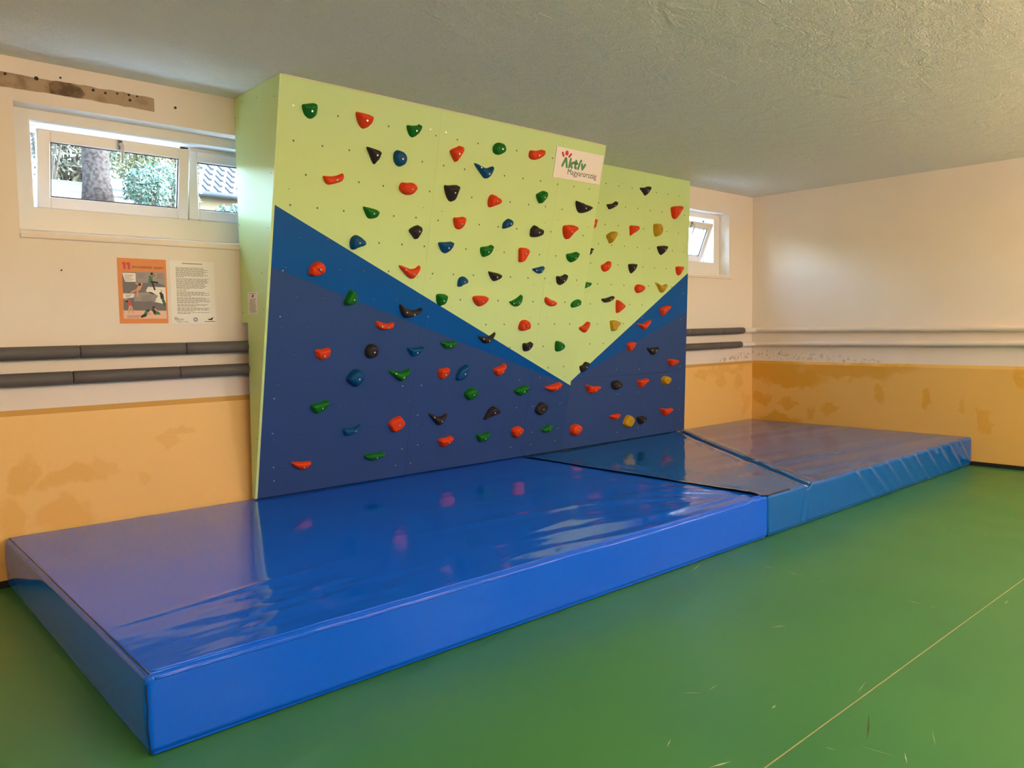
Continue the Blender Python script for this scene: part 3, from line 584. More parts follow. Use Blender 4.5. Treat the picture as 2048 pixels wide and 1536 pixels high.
cw = empty('climbing_wall', (3.9, 5.0, ZP0), 'overhanging climbing panel painted light green over blue, leaning out from the back wall', 'climbing wall')
for (a, b_) in ((XA, 3.62), (3.62, 4.93), (4.93, XJ)):
    s = MB(); s.bbox(a+.0003, b_-.0003, ZP0*KL, ZP1*KL, -0.018, 0, .0006)
    s.build('board', 'paint_overhang', cw, M=ML)
s = MB()   # left cheek board, notched round the pipes
yl = lambda z: 5.434-0.2156*z
s.prism([(YB-.001, 1.575), (YB-.001, ZP1), (yl(ZP1), ZP1), (yl(ZP0), ZP0), (5.408, ZP0), (5.378, 1.575)][::-1], 'x', XA-.018, XA)
tag(s.build('side_board', 'side_green', cw), 'light green side board notched at the back for the pipes')
s = MB(); s.prism([(yl(ZP1)+.019, ZP1), (yl(ZP0)+.019, ZP0), (5.43, ZP0), (5.43, ZP1)][::-1], 'x', XJ-.018, XJ-.0006)
s.build('side_board', 'side_green', cw)
s = MB(); s.box(XA, XJ, yl(ZC)-.004, yl(ZC)+.012, ZC-.007, ZC-.0005); tag(s.build('top_trim', 'plywood_edge', cw), 'pale bare edge along the ceiling')
s = MB()
for zz in (0.5, 1.2, 1.75, 2.4, 3.0): s.box(XA+.002, XJ-.02, yl(zz)+.03, yl(zz)+.075, zz-.03, zz+.03)
s.build('rear_batten', 'plywood_edge', cw)

cw2 = empty('climbing_wall', (6.5, 5.37, ZP0), 'upright climbing panel right of the overhang, light green over blue', 'climbing wall')
for (a, b_) in ((XJ+.001, 6.72), (6.72, XE)):
    for (z0, z1) in ((ZP0, 1.0), (1.0, ZP1)):
        s = MB(); s.bbox(a+.0002, b_-.0002, z0*KR+.0006, z1*KR-.0006, -0.018, 0, .0008)
        s.build('board', 'paint_upright', cw2, M=MR)
s = MB(); yr_ = lambda z: 5.383-0.028*z+.0185
s.prism([(YB-.001, 1.575), (YB-.001, ZP1), (yr_(ZP1), ZP1), (yr_(ZP0), ZP0), (5.413, ZP0), (5.385, 1.575)][::-1], 'x', XE-.019, XE-.001)
s.build('side_board', 'side_green', cw2)

# ------------------------------------------------------------------ holds
def catmull(pts, n=5):
    out = []; N = len(pts)
    for i in range(N):
        p0, p1, p2, p3 = pts[i-1], pts[i], pts[(i+1)%N], pts[(i+2)%N]
        for k in range(n):
            t = k/n; t2 = t*t; t3 = t2*t
            out.append(tuple(0.5*((2*p1[j])+(-p0[j]+p2[j])*t+(2*p0[j]-5*p1[j]+4*p2[j]-p3[j])*t2+(-p0[j]+3*p1[j]-3*p2[j]+p3[j])*t3) for j in (0,1)))
    return out
def inside(P, poly):
    x, y = P[:,0][:,None], P[:,1][:,None]; a = poly; b = np.roll(poly, -1, 0)
    c = ((a[:,1] > y) != (b[:,1] > y)) & (x < (b[:,0]-a[:,0])*(y-a[:,1])/(b[:,1]-a[:,1]+1e-12)+a[:,0])
    return c.sum(1) % 2 == 1
def edge_dist(P, poly):
    a = poly; d = np.roll(poly, -1, 0)-a; L2 = (d*d).sum(1)+1e-12
    t = np.clip(((P[:,None,:]-a[None])*d[None]).sum(2)/L2, 0, 1)
    q = a[None]+t[:,:,None]*d[None]
    return np.sqrt(((P[:,None,:]-q)**2).sum(2)).min(1)
def hold_mesh(outline, depth, shape, seed):
    poly = np.array(catmull(outline)); rng = np.random.default_rng(seed)
    w, h = np.ptp(poly, axis=0); step = 0.0062 if 'grooved' in shape else 0.008
    gx = np.arange(poly[:,0].min(), poly[:,0].max()+step, step); gy = np.arange(poly[:,1].min(), poly[:,1].max()+step, step)
    G = np.array([(x+(j % 2)*step/2, y) for j, y in enumerate(gy) for x in gx])
    G = G[inside(G, poly)]; G = G[edge_dist(G, poly) > step*0.55]
    inner = [tuple(p) for p in poly]
    allp = np.array(inner+[tuple(g) for g in G])
    n = len(poly)
    res = delaunay_2d_cdt([Vector(p) for p in allp], [(i, (i+1) % n) for i in range(n)], [list(range(n))], 1, 1e-6)
    V = np.array([tuple(v) for v in res[0]]); F = res[2]
    dist = edge_dist(V, poly); dm = dist.max()
    t = np.clip(dist/(dm*0.92), 0, 1)
    prof = np.clip(1-(1-t)**2.6, 0, 1)**0.40
    vn = (V[:,1]-poly[:,1].min())/h; un = (V[:,0]-poly[:,0].min())/w
    if shape in ('half-round','boat-shaped','wedge-shaped','triangular','partly hidden'):
        tiltf = 0.55+0.75*vn                      # jug: thick lip along the top, thin towards the foot
    elif shape in ('two-pronged','crescent-shaped','banana-shaped','long curved'):
        tiltf = 0.8+0.35*np.cos((un-0.5)*math.pi)
    else: tiltf = 0.9+0.2*vn
    z = depth*prof*tiltf*(1+0.22*vnoise(V[:,0]*22+seed*3.1, V[:,1]*22+seed*1.7))
    if 'grooved' in shape:
        a = 0.65; dd = (V[:,0]*math.sin(a)+V[:,1]*math.cos(a))+0.006
        z -= 0.011*np.exp(-(dd/0.004)**2)*(prof > .3)
    if shape == 'blocky':
        z = np.minimum(z, depth*0.82+0.12*V[:,0])
    mb = MB(); mb.add([(V[i,0], V[i,1], z[i]) for i in range(len(V))], [tuple(f) for f in F])
    # skirt to the board
    return mb, V, z, dist
BX, BZ = ML, MR
bolt_mesh = None
def add_bolt(hold, x, y, z, M):
    global bolt_mesh
    if bolt_mesh is None:
        b = MB(); b.disc(0, 0, 0.0012, 0.0095, mi=0, seg=14)
        for k in range(14):       # raised rim of the counterbore
            pass
        r0, r1 = 0.0062, 0.0062; seg = 10
        v = [(r0*math.cos(2*math.pi*k/seg), r0*math.sin(2*math.pi*k/seg), 0.001) for k in range(seg)]+[(r1*math.cos(2*math.pi*k/seg), r1*math.sin(2*math.pi*k/seg), 0.0045) for k in range(seg)]
        b.add(v, [(k,(k+1)%seg,(k+1)%seg+seg,k+seg) for k in range(seg)]+[tuple(range(seg,2*seg))], 1)
        b.disc(0, 0, 0.0047, 0.0028, mi=0, seg=6)
        o = b.build('bolt', ['hole_dark','steel'], None)
        bolt_mesh = o.data; bpy.data.objects.remove(o)
    o = bpy.data.objects.new('bolt', bolt_mesh); COL.objects.link(o)
    o.matrix_world = M @ Matrix.Translation((x, y, z)); attach(o, hold)
OUT = {'L': [], 'R': []}
for i, (pan, colr, x, v, depth, shape, outl, label) in enumerate(HOLDS):
    pts = [tuple(float(c)/1000 for c in q.split(',')) for q in outl.split()]
    a = sum(pts[j][0]*pts[(j+1)%len(pts)][1]-pts[(j+1)%len(pts)][0]*pts[j][1] for j in range(len(pts)))
    if a < 0: pts = pts[::-1]
    mb, V, z, dist = hold_mesh(pts, depth, shape, i+1)
    M = (ML if pan == 'L' else MR) @ Matrix.Translation((x, v, 0))
    h = mb.build('climbing_hold', 'hold_'+colr, None, smooth=True, M=M)
    tag(h, label, 'climbing hold', 'bolt-on holds on the climbing panels')
    two = shape in ('two-pronged','crescent-shaped')
    if two:
        lo = V[:,0].min(); W = np.ptp(V[:,0])
        for f in (0.18, 0.62):
            near = np.abs(V[:,0]-(lo+f*W)) < W*0.08
            if near.any():
                j = np.where(near)[0][np.argmax(dist[near])]; add_bolt(h, V[j,0], V[j,1], z[j], M)
    else:
        sc = dist - 0.25*np.abs(V[:,0]-0.004) - 0.2*np.abs(V[:,1])
        j = int(np.argmax(sc)); add_bolt(h, V[j,0], V[j,1], z[j], M)
    OUT[pan].append((x, v, np.array(pts)+[x, v]))
# ------------------------------------------------------------------ T-nut holes and fixing screws on a 20 cm grid
def near_hold(pan, x, v, r=0.02):
    for (hx, hv, P) in OUT[pan]:
        if abs(hx-x) < .2 and abs(hv-v) < .2:
            q = np.array([[x, v]])
            if inside(q, P)[0] or edge_dist(q, P)[0] < r: return True
    return False
def holes(pan, x0, x1, k, parent, M):
    b = MB(); rnd = random.Random(5); skip_sign = (4.83, 5.47, 2.85, 3.15)
    for j in range(14):
        z = 2.957-0.2015*j
        if z < 0.36: break
        off = 0.2055 if j % 2 == 0 else 0.105
        i = 0
        while True:
            x = x0+off+0.2055*i+rnd.uniform(-.004,.004); i += 1
            if x > x1-.05: break
            v = z*k+rnd.uniform(-.003,.003)
            if near_hold(pan, x, v): continue
            if pan == 'L' and skip_sign[0] < x < skip_sign[1] and skip_sign[2] < v < skip_sign[3]: continue
            b.disc(x, v, .0005, .0070, seg=10, mi=0); b.disc(x-.0008, v-.0022, .0009, .0030, .0024, seg=7, mi=1)
    scr = [0.109, 1.19, 1.345, 2.46, 2.66, 3.02] if pan == 'L' else [0.85, 1.22, 1.95]
    for z in (2.985, 2.44, 1.905, 1.60, 1.05, 0.80, 0.55, 0.42):
        for xx in scr:
            x = x0+xx+rnd.uniform(-.03,.03); v = z*k+rnd.uniform(-.02,.02)
            if near_hold(pan, x, v) or (pan == 'L' and x > 4.8 and v > 2.83): continue
            b.disc(x, v, .0006, .0055, seg=10, mi=1); b.disc(x+.0004, v+.0015, .0009, .0030, .003, seg=7, mi=0)
    tag(b.build('tnut_holes', ['hole_dark','steel'], parent, M=M), 'rows of small threaded holes and screws', kind='stuff')
holes('L', XA, XJ, KL, cw, ML); holes('R', XJ, XE, KR, cw2, MR)
b = MB()
Mside = Matrix(((0,0,-1,XA-.018),(-1,0,0,YB),(0,1,0,0),(0,0,0,1)))
for (y, z) in ((5.344,3.10),(5.10,3.072),(4.84,3.022),(5.46,3.01),(5.46,2.27),(5.455,1.65),(5.11,1.66),(5.12,1.91),(5.0,2.2),(4.93,2.55),(5.455,2.62),(5.2,1.2),(5.30,0.75)):
    b.disc(YB-y, z, .0006, .0045, seg=8)
tag(b.build('screw_heads', 'hole_dark', cw, M=Mside), kind='stuff')

# ------------------------------------------------------------------ sign on the overhang
SW, SH = 0.602, 0.257
Ms = ML @ Matrix.Translation((4.849, 2.870, 0.0005))
s = MB(); s.bbox(0, SW, 0, SH, 0, 0.006, .001)
sign = tag(s.build('sign_board', 'sign_white', None, M=Ms), 'white sign reading Aktív Magyarország at the top right of the overhang', 'sign')
zt = 0.0062
s = MB(); s.disc(.130, .217, zt, .020, .022, seg=20); s.stroke([(.079,.212),(.093,.190)], .022, zt); s.stroke([(.182,.213),(.163,.192)], .022, zt)
s.build('emblem', 'logo_red', sign, M=Ms)
s = MB(); wd = .0245
for st in ([(.094,.108),(.124,.170)], [(.130,.170),(.151,.104)], [(.187,.172),(.179,.106)], [(.222,.146),(.190,.130),(.214,.107)],
           [(.256,.166),(.252,.112),(.266,.106)], [(.238,.148),(.272,.147)], [(.303,.146),(.294,.106)], [(.312,.166),(.318,.174)],
           [(.334,.146),(.347,.108),(.376,.147)]):
    s.stroke(st, wd, zt)
s.build('lettering', 'logo_green', sign, M=Ms)
tv, tf = text_mesh('Magyarország', 0.372)
s = MB(); s.add([(x+.170, y+.044, zt) for x, y in tv], tf); s.build('lettering', 'print_black', sign, M=Ms)

# ------------------------------------------------------------------ notices on the wall and on the side board
def wall_frame(x0, z0): return Matrix(((1,0,0,x0),(0,0,-1,YB-.0006),(0,1,0,z0),(0,0,0,1)))
PW, PH = 0.304, 0.424
Mp = wall_frame(1.521, 1.575)
s = MB(); s.box(0, PW, 0, PH, 0, 0.0012)
post = tag(s.build('poster', 'orange', None, M=Mp), 'orange poster of eleven bouldering rules with drawn climbers, below the left window', 'poster')
def nrm(pts): return [(x*PW, (1-y)*PH) for x, y in pts]
zt = 0.0014
def prt(name, matn, polys, z, parent=post, M=Mp):
    s = MB()
    for q in polys: s.poly(nrm(q)[::-1], z)
    return s.build(name, matn, parent, M=M)
prt('numeral', 'print_red', [[(.10,.065),(.165,.065),(.165,.17),(.12,.17),(.12,.10),(.095,.10)], [(.185,.065),(.255,.065),(.255,.17),(.205,.17),(.205,.10),(.18,.10)]], zt)
for (t_, x_, y_, w_) in (('BOULDEREZÉSI', .30, .147, .40), ('SZABÁLY', .735, .147, .225)):
    tv, tf = text_mesh(t_, w_*PW, .040*PH, bold=0.006); s = MB(); s.add([(x+x_*PW, y+(1-y_)*PH, zt) for x, y in tv], tf); s.build('lettering', 'print_black', post, M=Mp)
prt('print_area', 'print_slate', [[(.09,.215),(.965,.215),(.965,.80),(.09,.80)]], zt)
prt('print_area', 'print_lilac', [[(.37,.20),(.965,.20),(.965,.41),(.62,.31),(.60,.37),(.37,.37)], [(.31,.53),(.66,.51),(.78,.56),(.74,.65),(.31,.66)]], zt+.0001)
prt('print_area', 'paper', [[(.09,.225),(.36,.225),(.36,.36),(.14,.36)], [(.60,.43),(.965,.43),(.965,.70),(.70,.66),(.80,.57),(.55,.50)], [(.09,.54),(.32,.54),(.30,.60),(.09,.62)]], zt+.0001)
prt('print_area', 'print_pink', [[(.08,.80),(.97,.80),(.97,.925),(.08,.925)]], zt+.0001)
bars = []
for (x0, x1, y0, n_, dy) in ((.13,.32,.255,5,.02),(.40,.58,.235,4,.018),(.80,.94,.235,4,.018),(.46,.70,.565,5,.018),(.32,.72,.70,4,.02),(.14,.27,.56,3,.015),(.15,.45,.875,3,.015)):
    for i in range(n_): bars.append([(x0,y0+i*dy),(x1-(i%3)*.03,y0+i*dy),(x1-(i%3)*.03,y0+i*dy+.006),(x0,y0+i*dy+.006)])
prt('text_lines', 'print_grey', bars, zt+.0002)
def figure(body, limbs, head, cl, lg):
    s = MB(); cvt = lambda p: (p[0]*PW, (1-p[1])*PH)
    s.stroke([cvt(p) for p in body], .022, zt+.0003, 0)
    for q in limbs[0]: s.stroke([cvt(p) for p in q], .009, zt+.0004, 1)
    for q in limbs[1]: s.stroke([cvt(p) for p in q], .011, zt+.0004, 2)
    hx, hy = cvt(head); s.disc(hx, hy, zt+.0005, .009, seg=10, mi=3)
    s.build('drawn_climber', [cl, 'print_skin', lg, 'print_black'], post, M=Mp)
figure([(.66,.28),(.67,.33)], ([[(.69,.27),(.78,.22)],[(.70,.28),(.74,.25)]], [[(.67,.35),(.80,.36)],[(.69,.36),(.74,.47)]]), (.69,.225), 'print_green', 'print_black')
figure([(.44,.42),(.40,.47)], ([[(.44,.41),(.36,.38)],[(.45,.42),(.48,.38)]], [[(.37,.48),(.26,.52)],[(.38,.49),(.38,.58)]]), (.43,.40), 'print_skin', 'print_skin')
figure([(.88,.55),(.89,.60)], ([[(.87,.54),(.88,.48)]], [[(.89,.62),(.93,.72)],[(.91,.62),(.95,.70)]]), (.86,.53), 'print_black', 'print_green')
figure([(.20,.67),(.22,.72)], ([[(.18,.65),(.12,.62)]], [[(.21,.74),(.19,.83)],[(.24,.74),(.27,.83)]]), (.16,.66), 'print_red', 'print_skin')
figure([(.70,.79),(.73,.84)], ([[(.72,.77),(.76,.80)]], [[(.74,.85),(.82,.85)],[(.76,.82),(.80,.83)]]), (.70,.75), 'print_black', 'print_green')
figure([(.56,.81),(.53,.85)], ([[(.58,.83),(.62,.86)]], [[(.52,.86),(.46,.88)],[(.53,.88),(.44,.90)]]), (.58,.80), 'print_green', 'print_black')

PW, PH = 0.299, 0.424
Mq = wall_frame(1.848, 1.574)
s = MB(); s.box(0, PW, 0, PH, 0, 0.0012)
sheet = tag(s.build('notice_sheet', 'paper', None, M=Mq), 'white sheet of dense printed rules right of the orange poster', 'notice')
random.seed(4); bars = [[(.27,.035),(.73,.035),(.73,.047),(.27,.047)]]
y = 0.105; para = 0
while y < .855:
    e = .82+random.uniform(-.08,.06) if random.random() > .22 else random.uniform(.25,.6)
    x = .13
    while x < e:                       # words
        w_ = random.uniform(.03,.09); bars.append([(x,y),(min(x+w_,e),y),(min(x+w_,e),y+.0075),(x,y+.0075)]); x += w_+.012
    y += .0165+(.008 if e < .65 else 0)
prt('text_lines', 'print_grey', bars, zt, sheet, Mq)
s = MB(); cv = lambda x, y: (x*PW, (1-y)*PH)
for (a, b_) in (((.06,.925),(.075,.905)),((.10,.915),(.10,.90)),((.125,.925),(.13,.91))): s.stroke([cv(*a), cv(*b_)], .004, zt)
s.build('emblem', 'print_grey', sheet, M=Mq)
for (t_, x_, y_, w_) in (('Aktív', .06, .955, .20), ('Magyarország', .10, .982, .26)):
    tv, tf = text_mesh(t_, w_*PW); s = MB(); s.add([(x+x_*PW, y+(1-y_)*PH, zt) for x, y in tv], tf); s.build('lettering', 'print_grey', sheet, M=Mq)
s = MB(); cx, cy = cv(.53,.938)
for k in range(16):
    a = k*math.pi/8; s.stroke([(cx+.008*math.cos(a), cy+.008*math.sin(a)), (cx+.015*math.cos(a), cy+.015*math.sin(a))], .0032, zt)
s.build('emblem', 'print_purple', sheet, M=Mq)
s = MB(); s.poly([cv(*p) for p in ((.80,.935),(.86,.925),(.95,.895),(.92,.93),(.905,.955),(.875,.945),(.84,.95))], zt); s.stroke([cv(.74,.972), cv(.98,.972)], .004, zt)
s.build('emblem', 'print_black', sheet, M=Mq)

PW, PH = 0.158, 0.152
Ml = Matrix(((0,0,-1,XA-.0183),(-1,0,0,5.360),(0,1,0,1.634),(0,0,0,1)))
s = MB(); s.box(0, PW, 0, PH, 0, 0.0015)
lab = tag(s.build('notice_label', 'paper', None, M=Ml), 'small white label stuck on the light green side board', 'label')
zt = .0017
bars = [[(.2,.06),(.8,.06),(.8,.085),(.2,.085)]]
for i in range(17):
    y = .30+i*.038; a = .1+random.uniform(0,.12); bars.append([(a,y),(.9-random.uniform(0,.2),y),(.9-random.uniform(0,.2),y+.014),(a,y+.014)])
prt('text_lines', 'print_grey', bars, zt, lab, Ml)
s = MB(); s.poly([(x*PW,(1-y)*PH) for x, y in ((.35,.24),(.5,.13),(.68,.12),(.6,.2),(.62,.26),(.48,.21))], zt); s.build('emblem', 'print_black', lab, M=Ml)

# ================================================================== mats
def sstep(a, b, x): t = np.clip((x-a)/(b-a), 0, 1); return t*t*(3-2*t)
def axis_pts(a, b, step):
    e = [0, .003, .007, .012, .018, .026, .038]
    mid = np.linspace(a+.055, b-.055, max(2, int(round((b-a-.11)/step))+1))
    return np.array([a+q for q in e]+list(mid)+[b-q for q in e[::-1]])
GA, GB = np.array([7.44, 5.36]), np.array([5.57, 2.855])     # diagonal crease of the right mat
def groove(x, y):
    d = GB-GA; L = np.hypot(*d); nx, ny = -d[1]/L, d[0]/L
    return (x-GA[0])*nx+(y-GA[1])*ny
def top_left(x, y):
    dz = 0.010*vnoise(x*.75+3, y*.8)+0.0035*vnoise(x*2.3+9, y*2.1)
    dx, dy = 5.02-x, y-2.97; r = np.sqrt(dx*dx+dy*dy)+1e-6; th = np.arctan2(dy, dx)
    dz += 0.021*np.exp(-r/1.2)*np.minimum(1, r/.25)*vnoise(th*9+40, r*.5)*(x < 5.01)
    dz += 0.011*np.exp(-((x-1.65)/.6)**2-((y-3.15)/.33)**2)*vnoise(x*5+y*5, y*19-x*3)
    dz += 0.0035*np.exp(-((x-3.2)/.9)**2-((y-3.35)/.35)**2)*vnoise(x*3.2+y*4+7, y*13-x*3.5)
    dz += 0.006*np.exp(-((x-1.55)/.45)**2)*np.exp(-((y-3.55-0.16*(x-1.55))/.02)**2)
    dz -= 0.010*np.exp(-((x-.814)/.25)**2)*sstep(4.6, 5.4, y)*0
    dz += 0.0070*vnoise(x*.5+y*.8+60, (y+x*.14)*12.0)*sstep(2.2, 3.4, x)*np.clip((4.9-y)/1.2, .25, 1)
    dz += 0.0022*vnoise(x*6, y*0+3.3)*np.exp(-((y-2.87)/.08)**2)
    return dz
def top_right(x, y):
    dz = 0.008*vnoise(x*.7+30, y*.8)
    amp = sstep(5.3, 6.2, x)
    dz += 0.0100*vnoise(x*.30+5, (y+.10*x)*5.0)*amp+0.0012*vnoise(x*.6+5, (y+.1*x)*11)*amp
    dz += 0.004*vnoise(x*7+2*y, y*2.2+4)*np.exp(-((x-5.25)/.3)**2)
    g = groove(x, y)
    dz += -0.030*np.exp(-(g/.028)**2)+0.007*np.exp(-((g-.075)/.04)**2)+0.007*np.exp(-((g+.075)/.04)**2)
    return dz
def front_left(x, z):
    return 0.006*vnoise(x*1.3, z*4)+0.002*vnoise(x*4, z*9)+0.0035*np.exp(-((z-.10-.05*vnoise(x*.8,x*0))/.012)**2)*sstep(2.4, 2.6, x)
def front_right(x, z):
    w = sstep(6.2, 7.2, x)
    d = 0.005*vnoise(x*2.2+8, z*6)+0.006*w*vnoise(x*1.1, z*2)
    for xi, a_ in ((6.35,.5),(6.62,.8),(6.95,.7),(7.22,1),(7.55,.8),(7.86,1),(8.18,.9),(8.42,1.1),(8.72,1)):
        u = x-xi-(.3-z)*1.35
        d += a_*(0.016*np.exp(-(u/.03)**2)-0.014*np.exp(-((u-.085)/.05)**2))
    gx = 5.57-(.3-z)*.32
    d += 0.010*np.exp(-((x-gx-.035)/.022)**2)-0.014*np.exp(-((x-gx)/.018)**2)
    return d
def mat_body(x0, x1, y0, y1, H, ftop, ffront, name, material, parent, rad=.022, step=.018):
    X = axis_pts(x0, x1, step); Y = axis_pts(y0, y1, step); Z = axis_pts(0.0, H, .03)
    idx = {}; V = []; F = []
    def vid(i, j, k):
        key = (i, j, k)
        if key not in idx: idx[key] = len(V); V.append((X[i], Y[j], Z[k]))
        return idx[key]
    nx, ny, nz = len(X), len(Y), len(Z)
    for i in range(nx-1):
        for j in range(ny-1): F.append((vid(i,j,nz-1), vid(i+1,j,nz-1), vid(i+1,j+1,nz-1), vid(i,j+1,nz-1)))
    for i in range(nx-1):
        for k in range(nz-1):
            F.append((vid(i,0,k), vid(i+1,0,k), vid(i+1,0,k+1), vid(i,0,k+1)))
            F.append((vid(i+1,ny-1,k), vid(i,ny-1,k), vid(i,ny-1,k+1), vid(i+1,ny-1,k+1)))
    for j in range(ny-1):
        for k in range(nz-1):
            F.append((vid(0,j+1,k), vid(0,j,k), vid(0,j,k+1), vid(0,j+1,k+1)))
            F.append((vid(nx-1,j,k), vid(nx-1,j+1,k), vid(nx-1,j+1,k+1), vid(nx-1,j,k+1)))
    V = np.array(V)
    lo = np.array([x0+rad, y0+rad, rad*.5]); hi = np.array([x1-rad, y1-rad, H-rad])
    q = np.clip(V, lo, hi); d = V-q; L = np.sqrt((d*d).sum(1, keepdims=True)); L[L == 0] = 1
    r = np.where(V[:,2:3] < rad, rad*.5, rad)
    P = q+d/L*np.minimum(r, L)
    x, y, z = V[:,0], V[:,1], V[:,2]
    wt = sstep(H*.45, H, z); wf_ = sstep(y0+.10, y0, y)*sstep(0, .04, z)
    ex = sstep(0, .10, np.minimum(x-x0, x1-x))
    P[:,2] += ftop(x, y)*wt*(0.35+.65*ex)
    P[:,1] -= ffront(x, z)*wf_*ex
    # ends belly out a little
    wl2 = sstep(x0+.08, x0, x)*np.sin(np.clip(z/H,0,1)*math.pi)
    P[:,0] -= 0.010*wl2*(1+vnoise(y*1.6, z*3))
    mb = MB(); mb.add([tuple(p) for p in P], F)
    return mb.build(name, material, parent, smooth=True)
MH = 0.300; MY0, MY1 = 2.855, 5.455
lm = empty('crash_mat', (2.9, 4.1, 0), 'long glossy blue landing mat, left of the two, under the overhang', 'mat', 'landing mats')
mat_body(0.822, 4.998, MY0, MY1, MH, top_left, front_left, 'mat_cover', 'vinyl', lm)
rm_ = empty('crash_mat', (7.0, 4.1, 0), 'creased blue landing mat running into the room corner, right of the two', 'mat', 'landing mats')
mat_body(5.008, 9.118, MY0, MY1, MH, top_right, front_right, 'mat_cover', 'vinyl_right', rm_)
def edge_line(f, x0, x1, y, dz, n_, r, name, material, parent, dy=0.0):
    xs_ = np.linspace(x0, x1, n_); zz = MH+f(xs_, np.full(n_, y))+dz
    yy = y+dy+0.003*vnoise(xs_*2.5+17, xs_*0)
    s = MB(); s.tube([(float(a), float(b_), float(c_)) for a, b_, c_ in zip(xs_, yy, zz)], r, 7); return s.build(name, material, parent, smooth=True)
edge_line(top_left, .85, 4.97, MY0+.034, .0015, 220, .005, 'piping', 'vinyl', lm)
edge_line(top_left, .85, 4.97, MY0+.003, -.016, 220, .005, 'piping', 'vinyl', lm)
s = MB(); ys_ = np.linspace(MY0+.02, MY1-.02, 90)
s.tube([(0.838, float(y), float(MH-.001+top_left(np.array([.838]), np.array([y]))[0]*.4)) for y in ys_], .003, 6); s.build('seam', 'seam_dark', lm)
s = MB(); s.tube([(0.8225+.002*math.sin(k), MY0+.0035, .015+.255*k/12) for k in range(13)], .0028, 6); s.build('seam', 'seam_dark', lm)
# flap of the right mat lying over the joint
xs_ = np.linspace(4.952, 5.33, 18); ys_ = np.linspace(MY0+.012, 5.352, 110); V = []; F = []
GX, GY = np.meshgrid(xs_, ys_, indexing='ij')
GX = GX+0.008*vnoise(GY*3.1, GY*0+2)*(xs_[-1]-GX)/.38
zt_ = MH+np.where(GX < 5.003, top_left(GX, GY), top_right(GX, GY))*np.where(np.abs(GX-5.003) < .11, .35+.65*np.clip(np.abs(GX-5.003)/.1, 0, 1), 1)
liftw = np.clip((5.06-GX)/.108, 0, 1)
zt_ = zt_+.0035+liftw**2*(0.006+.018*np.clip(vnoise(GY*2.0+1, GY*0+5)+.32, 0, 1)*np.clip((4.9-GY)/1.5, .25, 1))*np.clip((GY-2.86)/.1,.2,1)
zt_ = zt_ + .0018*vnoise(GX*25+GY*3, GY*3.5)*np.clip((5.33-GX)/.1, 0, 1)
n1, n2 = GX.shape
mb = MB()
for s_, mi in ((0.0, 0), (-.003, 1)):
    vs_ = [(float(GX[i,j]), float(GY[i,j]), float(zt_[i,j]+s_)) for i in range(n1) for j in range(n2)]
    fs_ = [(i*n2+j, (i+1)*n2+j, (i+1)*n2+j+1, i*n2+j+1) for i in range(n1-1) for j in range(n2-1)]
    mb.add(vs_, fs_ if mi == 0 else [f[::-1] for f in fs_], mi)
o_ = n1*n2
rim = [(0, j, 0, j+1) for j in range(n2-1)]+[(i, 0, i+1, 0) for i in range(n1-1)]
for (a, b_, c_, d_) in rim: mb.f.append((a*n2+b_, c_*n2+d_, o_+c_*n2+d_, o_+a*n2+b_)); mb.mi.append(1)
tag(mb.build('joint_flap', ['vinyl_right','velcro'], rm_, smooth=True), 'thin blue cover flap with black edge over the joint')

# ================================================================== heating pipes
def heating_pipe(zl, zr, joint0, sleeve_end, zw0, zw1, label):
    zf = lambda x: zl+(x-0.8)/8.1*(zr-zl); yc = YB-0.066
    e = empty('heating_pipe', (0.8, yc, zl), label, 'pipe', 'heating pipes along the walls')
    x = joint0-0.642*7
    while x < sleeve_end-0.05:
        x1 = min(x+0.642, sleeve_end); a, b_ = max(x, XL+.01), x1-.004
        if not (a > 3.4 and b_ < 6.9) and b_ > a:
            s = MB(); n_ = 6; ptsx = [a, a+.004]+[a+(b_-a)*k/n_ for k in range(1, n_)]+[b_-.004, b_]
            s.tube([(p, yc+0.002*math.sin(p*3), zf(p)) for p in ptsx], [.036]+[.0402]*(len(ptsx)-2)+[.036], 20); s.build('foam_sleeve', 'foam_sleeve', e, smooth=True)
            if b_ < sleeve_end-.01:
                s = MB(); s.tube([(b_-.002, yc, zf(b_)), (b_+.006, yc, zf(b_))], .0365, 16); s.build('joint_gap', 'velcro', e)
        elif not (a > 3.4 and b_ < 6.9): pass
        x = x1
    s = MB(); xc = XR-.055
    pts = [(sleeve_end-.03, yc, zf(sleeve_end)), (xc-.06, yc, zf(xc))]
    for k in range(1, 6):
        a = k/6*math.pi/2; pts.append((xc-.06+.06*math.sin(a), yc-.06+.06*math.cos(a), zf(xc)+(zw0-zf(xc))*k/6))
    pts += [(xc, yc-.1, zw0)]+[(xc, yc-.1-(yc-.1-YF-.01)*k/10, zw0+(zw1-zw0)*min(1, k/10*2.9)) for k in range(1, 11)]
    s.tube(pts, .0305, 16); s.build('bare_pipe', 'pipe_paint', e, smooth=True)
    for y in (4.40, 3.32):
        z = zw0+(zw1-zw0)*(yc-y)/3.1
        s = MB(); s.tube([(xc, y-.008, z), (xc, y+.008, z)], .0335, 14); s.tube([(xc, y, z-.024), (XR-.001, y, z-.030)], .006, 8); s.build('pipe_clip', 'pipe_paint', e)
heating_pipe(1.398, 1.450, 1.262, 8.827, 1.458, 1.442, 'upper heating pipe, dark grey foam sleeves left, bare cream on the right wall')
heating_pipe(1.241, 1.275, 1.216, 8.771, 1.279, 1.294, 'lower heating pipe, dark grey foam sleeves left, bare cream on the right wall')

